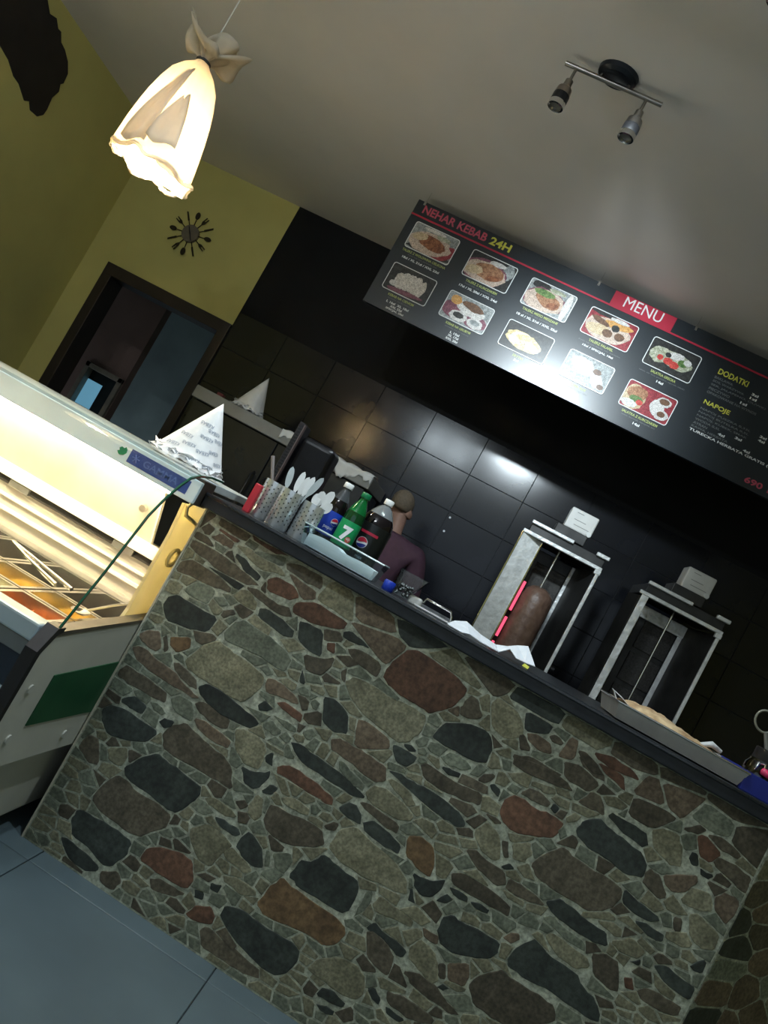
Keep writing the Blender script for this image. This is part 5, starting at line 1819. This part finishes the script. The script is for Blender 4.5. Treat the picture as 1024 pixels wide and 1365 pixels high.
# ------------------------------------------------------------------ things on the worktop
Z = CZ


def at(px, py, Y):
    p = onY(px, py, Y)
    return p


# perforated cutlery cups
PERF = mat('cup_steel', (.64, .68, .70), .22, .70, var=.06, scale=10)
HOLE = mat('cup_hole', (.02, .022, .022), .6, var=.2)


def cutlery_cup(cx, cy, r, h, label, tintmat):
    t = thing('cutlery_cup', (cx, cy, Z), label, 'cutlery cup', 'perforated steel cutlery cups')
    cup = lathe('cup', [(r * .96, 0), (r, .004), (r, h), (r - .002, h), (r - .0025, .004), (r * .9, .003)], (cx, cy, Z), tintmat, t, 36, cap1=True)
    geos = []
    for k in range(20):
        a = 2 * PI * k / 20
        for j in range(6):
            zz = Z + .022 + j * .0155 + (.0077 if k % 2 else 0)
            if zz > Z + h - .014:
                continue
            d = Vector((math.cos(a), math.sin(a), 0))
            p = Vector((cx, cy, zz)) + d * (r - .0004)
            geos.append(cyl_geo(p, p + d * 0.0008, .0023, n=8))
    v, f = merge(geos)
    o = mobj('perforation', v, f, HOLE, cup)
    o['kind'] = 'stuff'
    return t


CW = .064
cups = [(-.685, 2.215, .034, .122, 'perforated steel cutlery cup next to the red handle', PERF),
        (-.617, 2.185, .036, .122, 'middle perforated steel cutlery cup holding white plastic cutlery', PERF),
        (-.545, 2.205, .036, .118, 'perforated steel cutlery cup next to the clear napkin tray', PERF)]
for c_ in cups:
    cutlery_cup(*c_)


def plastic_spoon(base, tip, width, label, m, flat=True):
    t = None
    base, tip = Vector(base), Vector(tip)
    d = (tip - base)
    L0 = d.length
    d.normalize()
    view = (CAM - (base + tip) / 2).normalized()
    s = d.cross(view).normalized()
    nrm = s.cross(d).normalized()
    n = 24
    V = []
    for lay in (0, 1):
        for side in (1, -1):
            for i in range(n + 1):
                u = i / n if side == 1 else 1 - i / n
                w_ = max(.0032 if u < .62 else 0, (width / 2) * math.sqrt(max(0, 1 - ((u - .80) / .20) ** 2)) if u > .60 else 0)
                V.append(base + d * (L0 * u) + s * (w_ * side) + nrm * (.0012 if lay else -.0012))
    m_ = 2 * (n + 1)
    F = [tuple(range(m_)), tuple(reversed(range(m_, 2 * m_)))] + [(i, (i + 1) % m_, m_ + (i + 1) % m_, m_ + i) for i in range(m_)]
    o = mobj('plastic_spoon', V, F, m, None)
    return tag(o, label, 'plastic spoon', 'plastic cutlery in the steel cups')


WPL = mat('white_cutlery', (.78, .80, .80), .35, var=.04)
CPL = mat('frosted_cutlery', (.42, .47, .48), .3, var=.08)
for k, (px, py, m, lb) in enumerate(((391, 622, CPL, 'frosted plastic spoon leaning in the middle cutlery cup'), (407, 629, WPL, 'tall white plastic spoon standing in the middle cutlery cup'),
                                     (413, 636, WPL, 'short white plastic spoon standing in the middle cutlery cup'), (432, 637, CPL, 'greyish plastic spoon leaning farthest out of the middle cutlery cup'),
                                     (420, 636, WPL, 'narrow white plastic spoon behind the short one in the middle cutlery cup'))):
    tip = onY(px, py, 2.19)
    plastic_spoon((-.622 + k * .006, 2.178 + .007 * (k % 3), Z + .02), tip, .020, lb, m)
for k, (px, py, lb) in enumerate(((426, 658, 'highest white plastic fork in the cutlery cup by the napkin tray'), (446, 656, 'white plastic fork tilted outward from the cutlery cup by the napkin tray'), (443, 672, 'lowest white plastic fork hanging out of the cutlery cup by the napkin tray'), (432, 655, 'white plastic fork between the others in the cutlery cup by the napkin tray'))):
    tip = onY(px, py, 2.20)
    o = plastic_spoon((-.548 + k * .004, 2.198 + .004 * k, Z + .05), tip, .026, lb, WPL)
    o.name = 'plastic_fork'
    o['category'] = 'plastic fork'
# brown spatula handle in the first cup
tipp = onY(364, 608, 2.23)
o = tube('wooden_stick', [(-.690, 2.214, Z + .01), Vector((-.692, 2.216, Z + .10)), tipp], [.004, .0045, .006], mat('grey_wood', (.20, .17, .16), .6, var=.15), None, 8)
tag(o, 'grey brown stick standing in the cutlery cup next to the red handle', 'stick')
# red handle
ra, rb = at(350, 647, 2.16), at(337, 682, 2.16)
o = box('red_bar', (-.722, -.700, 2.15, 2.172, Z, Z + .092), mat('red_plastic', (.52, .030, .045), .4, var=.06), None, .003)
tag(o, 'bright red plastic block standing upright beside the cutlery cups', 'block')

# black slotted holder with a bagged bin behind the cups
bh = thing('black_holder', (-.68, 2.36, Z), 'tall black plastic holder with a slotted side behind the cutlery cups', 'holder')
hx0, hx1, hz = -.735, -.60, 1.432
box('body', (hx0 + .012, hx1, 2.33, 2.43, Z, hz - .03), mat('black_gloss', (.004, .004, .005), .35, var=.3, bump=.2, scale=14, spec=.25), bh, .02, 4)
box('slotted_side', (hx0 - .012, hx0 + .006, 2.31, 2.40, Z, hz), mat('slot_panel', (.016, .015, .017), .5, var=.15, spec=.3), bh, .002)
geos = []
for k in range(24):
    zz = Z + .07 + k * .0105
    geos.append(box_geo((hx0 - .009, hx0 + .003, 2.3085, 2.3105, zz, zz + .005)))
v, f = merge(geos)
o = mobj('slot_row', v, f, BLACKPL, bh)
box('rim', (hx0 + .006, hx0 + .009, 2.31, 2.33, Z + .05, hz - .004), mat('rim_brown', (.12, .085, .08), .5, var=.1), bh)

# white film behind the holder rim is part of the cabinet cloth; bottles follow
CAPW = mat('cap_white', (.78, .79, .78), .35, var=.03)
COLA = mat('cola_dark', (.007, .005, .006), .08, var=.3, spec=.7)
CLEARB = mat('bottle_clear', (.34, .37, .38), .08, var=.05, spec=.8, trans=.55)
GREENB = mat('bottle_green', (.006, .20, .045), .08, var=.1, spec=.8, trans=.45)


def bottle(name, cx, cy, r, h, label, mbody, mtop, level, capm, labm, lz0, lz1):
    t = thing(name, (cx, cy, Z), label, 'bottle', 'soft drink bottles on the worktop')
    prof = [(r * .75, 0), (r * .95, .006), (r, .02), (r, .02 + .0), (r * .97, h * .30), (r, h * .52), (r * .99, h * .60), (r * .90, h * .70), (r * .66, h * .80), (r * .42, h * .875), (.0125, h * .91), (.0125, h * .935)]
    lo_ = [p for p in prof if p[1] <= h * level]
    nxt = [p for p in prof if p[1] > h * level]
    a, b = lo_[-1], nxt[0]
    g = (h * level - a[1]) / (b[1] - a[1])
    mid = (a[0] + (b[0] - a[0]) * g, h * level)
    bod = lathe('bottle_body', lo_ + [mid], (cx, cy, Z), mbody, t, 32)
    lathe('bottle_shoulder', [mid] + nxt, (cx, cy, Z), mtop, t, 32)
    cap = lathe('cap', [(.0155, h * .925), (.0160, h * .93), (.0160, h * .99), (.0145, h), (.004, h)], (cx, cy, Z), capm, t, 28)
    lathe('label_wrap', [(r + .0006, h * lz0), (r + .0008, h * lz0 + .001), (r + .0008, h * lz1 - .001), (r + .0006, h * lz1)], (cx, cy, Z), labm, t, 40, cap0=False, cap1=False)
    return t


def wrap(o_parent, name, geo, cx, cy, r, zc, material, ang=0.0, lift=.0016, tilt=0.0):
    """flat lettering or shapes bent round an upright cylinder, facing the camera plus ang"""
    v, f = geo
    bm = bmesh.new()
    vs = [bm.verts.new((q[0], q[1], 0)) for q in v]
    for q in f:
        if len(set(q)) > 2:
            try:
                bm.faces.new([vs[i] for i in q])
            except ValueError:
                pass
    bmesh.ops.triangulate(bm, faces=bm.faces)
    for _ in range(2):
        bmesh.ops.subdivide_edges(bm, edges=[e for e in bm.edges if e.calc_length() > .004], cuts=1)
        bmesh.ops.triangulate(bm, faces=bm.faces)
    bm.verts.index_update()
    v = [tuple(q.co) for q in bm.verts]
    f = [tuple(q.index for q in p.verts) for p in bm.faces]
    bm.free()
    base = math.atan2(CAM.y - cy, CAM.x - cx) + ang
    out = []
    for q in v:
        x, y = q[0] * math.cos(tilt) - q[1] * math.sin(tilt), q[0] * math.sin(tilt) + q[1] * math.cos(tilt)
        a = base + x / r
        out.append((cx + (r + lift) * math.cos(a), cy + (r + lift) * math.sin(a), Z + zc + y))
    return mobj(name, out, f, material, o_parent)


def disc(r, n=28, a0=0.0, a1=2 * PI, dy=0):
    V = [(r * math.cos(a0 + (a1 - a0) * k / n), r * math.sin(a0 + (a1 - a0) * k / n) + dy) for k in range(n + 1)]
    return V, [tuple(range(n + 1))]


def band_globe(r):
    """red top, white wave, blue bottom of a round emblem"""
    top, bot = [], []
    n = 14
    for k in range(n + 1):
        x = -r + 2 * r * k / n
        e = math.sqrt(max(0, r * r - x * x))
        wv = .16 * r * math.sin(x / r * 2.2) + .05 * r
        top.append((x, min(e, wv + .10 * r), e))
        bot.append((x, -e, max(-e, wv - .34 * r)))

    def strip(rows_):
        V, F = [], []
        for x, a, b in rows_:
            V += [(x, a), (x, b)]
        for k in range(len(rows_) - 1):
            F.append((2 * k, 2 * k + 2, 2 * k + 3, 2 * k + 1))
        return V, F
    return strip(top), strip(bot)


EMR = mat('emblem_red', (.50, .02, .05), .4, var=.04)
EMB = mat('emblem_blue', (.015, .03, .22), .4, var=.04)
EMW = mat('emblem_white', (.75, .75, .78), .4, var=.03)
LBLUE = mat('label_blue', (.012, .045, .38), .35, var=.1)
LGREEN = mat('label_green', (.008, .26, .085), .35, var=.06)
LBLK = mat('label_black', (.008, .010, .010), .3, var=.1)

# cola bottle with blue label
cxy = (-.510, 2.33)
b1 = bottle('cola_bottle', cxy[0], cxy[1], .034, .232, 'cola bottle with blue label and white cap behind the cutlery cup by the napkin tray', COLA, mat('bottle_smoke', (.06, .065, .07), .08, var=.1, spec=.9), .74, CAPW, LBLUE, .22, .56)
wrap(b1, 'emblem_disc', disc(.0125), *cxy, .034, .100, EMW, .45)
tp_, bt_ = band_globe(.0115)
wrap(b1, 'emblem_red', tp_, *cxy, .034, .100, EMR, .45, .0022)
wrap(b1, 'emblem_blue', bt_, *cxy, .034, .100, EMB, .45, .0022)
wrap(b1, 'label_lettering', text_geo('pepsi', h=.013, align='CENTER'), *cxy, .034, .070, EMW, .1, .0018)

# lemonade bottle
cxy = (-.440, 2.30)
b2 = bottle('lemonade_bottle', cxy[0], cxy[1], .033, .228, 'green lemonade bottle with a large white 7 on its label', mat('lemonade_green', (.004, .055, .016), .08, var=.1, spec=.8, trans=.2), GREENB, .70, mat('cap_green', (.006, .17, .06), .35, var=.05), LGREEN, .20, .56)
wrap(b2, 'label_lettering', text_geo('7', h=.046, w=.032, bold=.05, align='CENTER'), *cxy, .033, .064, EMW, -.0, .0018)
wrap(b2, 'emblem_disc', disc(.0095), *cxy, .033, .072, mat('dot_red', (.48, .08, .06), .4, var=.04), .42, .0020)
wrap(b2, 'label_lettering', text_geo('up', h=.010, align='CENTER'), *cxy, .033, .068, EMW, .42, .0026)

# large cola bottle with black label
cxy = (-.386, 2.42)
b3 = bottle('large_cola_bottle', cxy[0], cxy[1], .056, .252, 'large black labelled cola bottle with white cap beside the green bottle', COLA, CLEARB, .76, CAPW, LBLK, .20, .62)
wrap(b3, 'emblem_disc', disc(.0185), *cxy, .056, .088, EMW, -.30)
tp_, bt_ = band_globe(.0170)
wrap(b3, 'emblem_red', tp_, *cxy, .056, .088, EMR, -.30, .0024)
wrap(b3, 'emblem_blue', bt_, *cxy, .056, .088, EMB, -.30, .0024)
wrap(b3, 'label_lettering', text_geo('pepsi', h=.011, w=.032, align='CENTER'), *cxy, .056, .052, EMW, -.26, .0018)
wrap(b3, 'label_lettering', text_geo('max', h=.007, align='CENTER'), *cxy, .056, .038, mat('lettering_grey', (.3, .3, .3), .4, var=.03), -.08, .0018)
g = box_geo((-.030, .030, -.004, .004, -.0001, .0001))
V = [(-.030 + .006 * k, y) for k in range(11) for y in (-.0045, .0045)]
wrap(b3, 'label_band', (V, [(2 * k, 2 * k + 2, 2 * k + 3, 2 * k + 1) for k in range(10)]), *cxy, .056, .124, mat('label_red_band', (.42, .02, .05), .4, var=.1), -.15, .0018)
for k in range(6):
    wrap(b3, 'label_mark', disc(.0022 if k % 2 else .0030, 8), *cxy, .056, .125 - k * .014, MATS['lettering_grey'], -.95, .0018)

# clear tray with folded napkins
TR = glass_mat('tray_clear', (.70, .86, .90), 1.6, .06)
tx0, tx1, ty0, ty1 = -.520, -.262, 2.10, 2.235
tr = thing('clear_tray', ((tx0 + tx1) / 2, 2.17, Z), 'clear plastic tray of white napkins at the edge of the worktop', 'tray')
fl_ = .014
V = [(tx0 + fl_, ty0 + fl_, Z + .002), (tx1 - fl_, ty0 + fl_, Z + .002), (tx1 - fl_, ty1 - fl_, Z + .002), (tx0 + fl_, ty1 - fl_, Z + .002),
     (tx0, ty0, Z + .060), (tx1, ty0, Z + .060), (tx1, ty1, Z + .060), (tx0, ty1, Z + .060)]
o = mobj('tray_shell', V, [(0, 1, 2, 3), (0, 1, 5, 4), (1, 2, 6, 5), (2, 3, 7, 6), (3, 0, 4, 7)], TR, tr)
RIMM = mat('tray_rim', (.45, .58, .60), .12, var=.05, spec=.9)
tube('tray_rim', [(tx0, ty0, Z + .060), (tx1, ty0, Z + .060), (tx1, ty1, Z + .060), (tx0, ty1, Z + .060)], .0022, RIMM, tr, 6, True)
rnd = random.Random(3)
for k in range(4):
    dz = .004 + k * .007
    nx = 14
    V = []
    for i in range(nx + 1):
        u = i / nx
        bulge = .006 * math.sin(PI * u) + .003 * math.sin(9 * u + k)
        hh = .034 - .006 * k if u < .5 else .028 - .006 * k
        for yy, zz in ((ty0 + .020 + .012 * k, 0), (ty0 + .017 + .012 * k, hh * .5 + bulge), (ty0 + .022 + .012 * k, hh + bulge), (ty1 - .022, hh + bulge * .6), (ty1 - .020, 0)):
            V.append((tx0 + .02 + (tx1 - tx0 - .04) * u, yy, Z + dz + zz * (1 if k == 0 else .7)))
    F = [(i * 5 + j, i * 5 + (j + 1) % 5, (i + 1) * 5 + (j + 1) % 5, (i + 1) * 5 + j) for i in range(nx) for j in range(5)] + [tuple(range(5)), tuple(range(nx * 5, nx * 5 + 5))]
    if k < 1:
        o = mobj('napkin_stack', V, F, mat('napkin_white', (.80, .82, .83), .85, var=.04, scale=30), None, True, .8)
        tag(o, 'stack of white paper napkins lying in the clear tray', 'napkins')
# small blue lidded pot
bpz = at(521, 776, 2.16)
o = lathe('blue_pot', [(.016, 0), (.018, .003), (.018, .026), (.015, .030), (.002, .030)], (bpz.x, 2.16, Z), mat('lid_blue', (.01, .04, .42), .35, var=.05), None, 24)
tag(o, 'small bright blue pot standing between the napkin tray and clear tumbler', 'pot')
# clear tapered tumbler
cu_ = at(538, 788, 2.19)
tm = thing('clear_tumbler', (cu_.x, 2.19, Z), 'clear flared plastic tumbler with dark contents beside the blue pot', 'tumbler')
V, F = [], []
for s, z in ((.024, .002), (.030, .03), (.046, .078), (.0445, .078), (.029, .03), (.022, .006)):
    for i in range(4):
        a = PI / 4 + i * PI / 2
        V.append((cu_.x + s * 1.414 * math.cos(a) * .95 + z * .22 - .006, 2.19 + s * 1.414 * math.sin(a), Z + z))
F = [(k * 4 + i, k * 4 + (i + 1) % 4, k * 4 + 4 + (i + 1) % 4, k * 4 + 4 + i) for k in range(5) for i in range(4)] + [(0, 1, 2, 3)]
mobj('tumbler_wall', V, F, glass_mat('tumbler_clear', (.93, .95, .95), 1.6, .05), tm)
geos = []
for k in range(26):
    p = Vector((cu_.x + rnd.uniform(-.02, .022), 2.19 + rnd.uniform(-.018, .018), Z + rnd.uniform(.010, .040)))
    geos.append(lathe_geo([(.001, -.006), (.006, 0), (.001, .006)], p, n=6))
v, f = merge(geos)
o = mobj('dark_contents', v, f, mat('contents_dark', (.03, .038, .034), .35, var=.4, scale=60), tm)
o['kind'] = 'stuff'
# slicer with steel handle lying on the worktop
p0 = at(553, 795, 2.2)
p1 = at(598, 826, 2.2)
sl = thing('doner_slicer', ((p0.x + p1.x) / 2, 2.2, Z), 'doner slicer with white grip and bent steel handle lying on the worktop', 'slicer')
box('grip', (p0.x - .012, p0.x + .028, 2.17, 2.215, Z, Z + .026), WHITEPL, sl, .008, 3)
box('guide_plate', (p0.x + .01, p1.x + .01, 2.165, 2.20, Z, Z + .008), STEEL, sl, .003)
hz_ = Z + .034
tube('bent_handle', [(p0.x + .03, 2.215, Z + .018), (p0.x + .034, 2.215, hz_), (p1.x - .004, 2.215, hz_), (p1.x + .004, 2.215, Z + .022), (p1.x + .008, 2.215, Z + .004)], .0038, CHROME, sl, 8)


def crumple(name, pts, thick, material, label, cat, group=None):
    """folded paper: ribbon of quads through paired points"""
    V = []
    for a, b in pts:
        V += [a, b]
    F = [(2 * k, 2 * k + 2, 2 * k + 3, 2 * k + 1) for k in range(len(pts) - 1)]
    o = mobj(name, V, F, material, None)
    s = o.modifiers.new('paper thickness', 'SOLIDIFY')
    s.thickness = thick
    s.offset = 1
    return tag(o, label, cat, group)


NAP = mat('napkin_bluewhite', (.66, .70, .75), .85, var=.05, scale=30)


def pts_y(lst):
    return [((lambda q: Vector((q.x, Y, max(q.z, Z + .0015))))(onY(px, py, Y))) for px, py, Y in lst]


A = pts_y([(596, 832, 2.14), (606, 828, 2.20), (622, 829, 2.24), (640, 846, 2.22), (664, 862, 2.20)])
B = pts_y([(597, 840, 2.10), (615, 846, 2.10), (626, 846, 2.12), (640, 856, 2.12), (664, 869, 2.11)])
crumple('paper_napkin', list(zip(A, B)), .002, NAP, 'folded white napkin at the worktop edge below the foil shield', 'napkin', 'loose paper napkins')
A = pts_y([(661, 860, 2.16), (676, 862, 2.22), (690, 861, 2.24), (704, 862, 2.24), (710, 880, 2.18)])
B = pts_y([(664, 870, 2.12), (680, 866, 2.14), (688, 878, 2.12), (700, 884, 2.12), (713, 889, 2.12)])
crumple('paper_napkin', list(zip(A, B)), .002, NAP, 'crumpled white napkin with a yellow spot below the meat cone', 'napkin', 'loose paper napkins')
p = at(704, 884, 2.118)
o = bpy.data.objects[-1] if False else None
sp_ = mobj('yellow_spot', [(p.x - .012, 2.112, Z + .0035), (p.x + .006, 2.112, Z + .002), (p.x + .008, 2.118, Z + .010), (p.x - .008, 2.118, Z + .012)], [(0, 1, 2, 3)], mat('spot_yellow', (.62, .62, .08), .7, var=.05),
           [ob for ob in bpy.data.objects if ob.name.startswith('paper_napkin')][-1])

# foil baking tray with food
fx0, fx1 = at(818, 940, 2.13).x, at(990, 1035, 2.13).x
fy0, fy1 = 2.095, 2.36
FT = mat('tray_aluminium', (.50, .50, .48), .36, .45, var=.12, scale=16, bump=.2)
ftray = thing('foil_tray', ((fx0 + fx1) / 2, 2.2, Z), 'shallow aluminium baking tray with browned food in front of the empty grill', 'baking tray')
zz1 = Z + .046
V = [(fx0 + .015, fy0 + .015, Z + .004), (fx1 - .010, fy0 + .015, Z + .004), (fx1 - .010, fy1 - .015, Z + .004), (fx0 + .015, fy1 - .015, Z + .004),
     (fx0, fy0, zz1), (fx1, fy0, zz1), (fx1, fy1, zz1), (fx0, fy1, zz1)]
o = mobj('tray_shell', V, [(0, 1, 2, 3), (0, 1, 5, 4), (1, 2, 6, 5), (2, 3, 7, 6), (3, 0, 4, 7)], FT, ftray)
o.modifiers.new('sheet thickness', 'SOLIDIFY').thickness = .0015
tube('rolled_rim', [(fx0, fy0, zz1), (fx1, fy0, zz1), (fx1, fy1, zz1), (fx0, fy1, zz1)], .003, CHROME, ftray, 6, True)
rnd = random.Random(11)
nx, ny = 26, 10
V = []
for i in range(nx + 1):
    for j in range(ny + 1):
        a, b = i / nx, j / ny
        hgt = .046 * (math.sin(PI * min(a * 1.05, 1)) ** .6) * (math.sin(PI * b) ** .5) * (.75 + .25 * math.sin(5 * a + 3 * b)) + rnd.uniform(-.003, .003)
        V.append((fx0 + .012 + (fx1 - fx0 - .03) * a, fy0 + .012 + (fy1 - fy0 - .024) * b, Z + .034 + hgt))
F = [(i * (ny + 1) + j, i * (ny + 1) + j + 1, (i + 1) * (ny + 1) + j + 1, (i + 1) * (ny + 1) + j) for i in range(nx) for j in range(ny)]
mobj('browned_food', V, F, mat('food_browned', (.78, .60, .36), .45, col2=(.22, .09, .03), scale=24, bump=.5, detail=8), ftray, True)
fold = [(fx0 - .004, fy0 + .02, zz1 + .002), (fx0 - .014, fy0 + .04, zz1 + .018), (fx0 + .02, fy0 + .05, zz1 + .010), (fx0 + .05, fy0 + .03, zz1 - .004)]
V = []
for q in fold:
    V += [Vector(q), Vector(q) + Vector((.012, .10, .004))]
o = mobj('torn_foil', V, [(2 * k, 2 * k + 2, 2 * k + 3, 2 * k + 1) for k in range(3)], FOIL, ftray)
o.modifiers.new('sheet thickness', 'SOLIDIFY').thickness = .001
pz = at(962, 1006, 2.2)
o = tube('tong_tip', [(pz.x - .07, 2.22, Z + .040), (pz.x - .02, 2.24, Z + .064), (pz.x + .012, 2.25, Z + .058)], [.004, .009, .006], FOIL, ftray, 8)

# blue box with jars on the right
bx0 = at(984, 1044, 2.12).x
bb = thing('blue_crate', (bx0 + .1, 2.2, Z), 'low dark blue plastic crate at the end of the foil tray', 'crate')
BLU = mat('crate_blue', (.012, .022, .20), .35, var=.08)
x1_ = bx0 + .22
for nm, g in (('crate_front', (bx0, x1_, 2.10, 2.108, Z, Z + .05)), ('crate_back', (bx0, x1_, 2.30, 2.308, Z, Z + .05)), ('crate_side', (bx0, bx0 + .008, 2.108, 2.30, Z, Z + .05)),
              ('crate_side', (x1_ - .008, x1_, 2.108, 2.30, Z, Z + .05)), ('crate_floor', (bx0 + .008, x1_ - .008, 2.108, 2.30, Z, Z + .006))):
    box(nm, g, BLU, bb, .0015, 1)
jc = (bx0 + .048, 2.17)
jar = thing('glass_jar', (jc[0], jc[1], Z + .006), 'clear jar with black lid standing in the blue crate', 'jar')
lathe('jar_body', [(.034, 0), (.037, .004), (.037, .066), (.030, .078), (.030, .084)], (jc[0], jc[1], Z + .006), glass_mat('jar_clear', (.55, .56, .54), 2.0, .06), jar, 28)
lathe('jar_lid', [(.040, .084), (.041, .087), (.041, .114), (.038, .116), (.002, .116)], (jc[0] + .014, jc[1], Z + .006), BLACKPL, jar, 28)
tube('wire_clamp', [(jc[0] - .020, jc[1] - .034, Z + .062), (jc[0] - .018, jc[1] - .040, Z + .082), (jc[0] - .006, jc[1] - .042, Z + .086), (jc[0] + .0, jc[1] - .040, Z + .066)], .0022, CHROME, jar, 6)
o = mobj('pink_cap', *[(lambda g: (g[0], g[1]))(lathe_geo([(.002, -.010), (.012, -.009), (.014, 0), (.012, .009), (.002, .010)], (0, 0, 0), n=18))][0], mat('cap_pink', (.55, .04, .12), .3, var=.05), None, True)
o.data.transform(Matrix.Translation((jc[0] + .008, 2.122, Z + .066)) @ Matrix.Rotation(.12, 4, 'Y') @ Matrix.Diagonal((1.5, .8, 1, 1)))
tag(o, 'shiny pink oval cap in front of the clear jar', 'cap')
st = [(jc[0] + .03, 2.122, Z + .007), (jc[0] + .025, 2.122, Z + .04), (jc[0] + .01, 2.122, Z + .058)]
tube('cap_stem', st, .003, BLACKPL, o, 6)
wk = thing('ring_whisk', (jc[0] + .06, 2.2, Z + .006), 'grey utensil with a ring handle leaning in the blue crate', 'utensil')
q0 = Vector((jc[0] + .085, 2.23, Z + .008))
q1 = onY(1021, 976, 2.23)
tube('shaft', [q0, q1], [.006, .006], mat('utensil_grey', (.20, .20, .18), .4, var=.1), wk, 8)
rc = q1 + (q1 - q0).normalized() * .028
dn = (q1 - q0).normalized()
sd_ = Vector((dn.z, 0, -dn.x))
tube('ring_handle', [rc + dn * (.030 * math.cos(t * PI / 12)) + sd_ * (.026 * math.sin(t * PI / 12)) for t in range(24)], .0032, mat('ring_cream', (.22, .22, .17), .4, var=.1), wk, 8, True)
gj = thing('green_pot', (jc[0] + .115, 2.21, Z + .006), 'olive green pot behind the jar in the blue crate', 'pot')
lathe('pot_body', [(.026, 0), (.030, .004), (.033, .10), (.031, .10), (.028, .006)], (jc[0] + .118, 2.22, Z + .006), mat('pot_olive', (.14, .16, .035), .5, var=.15), gj, 24)
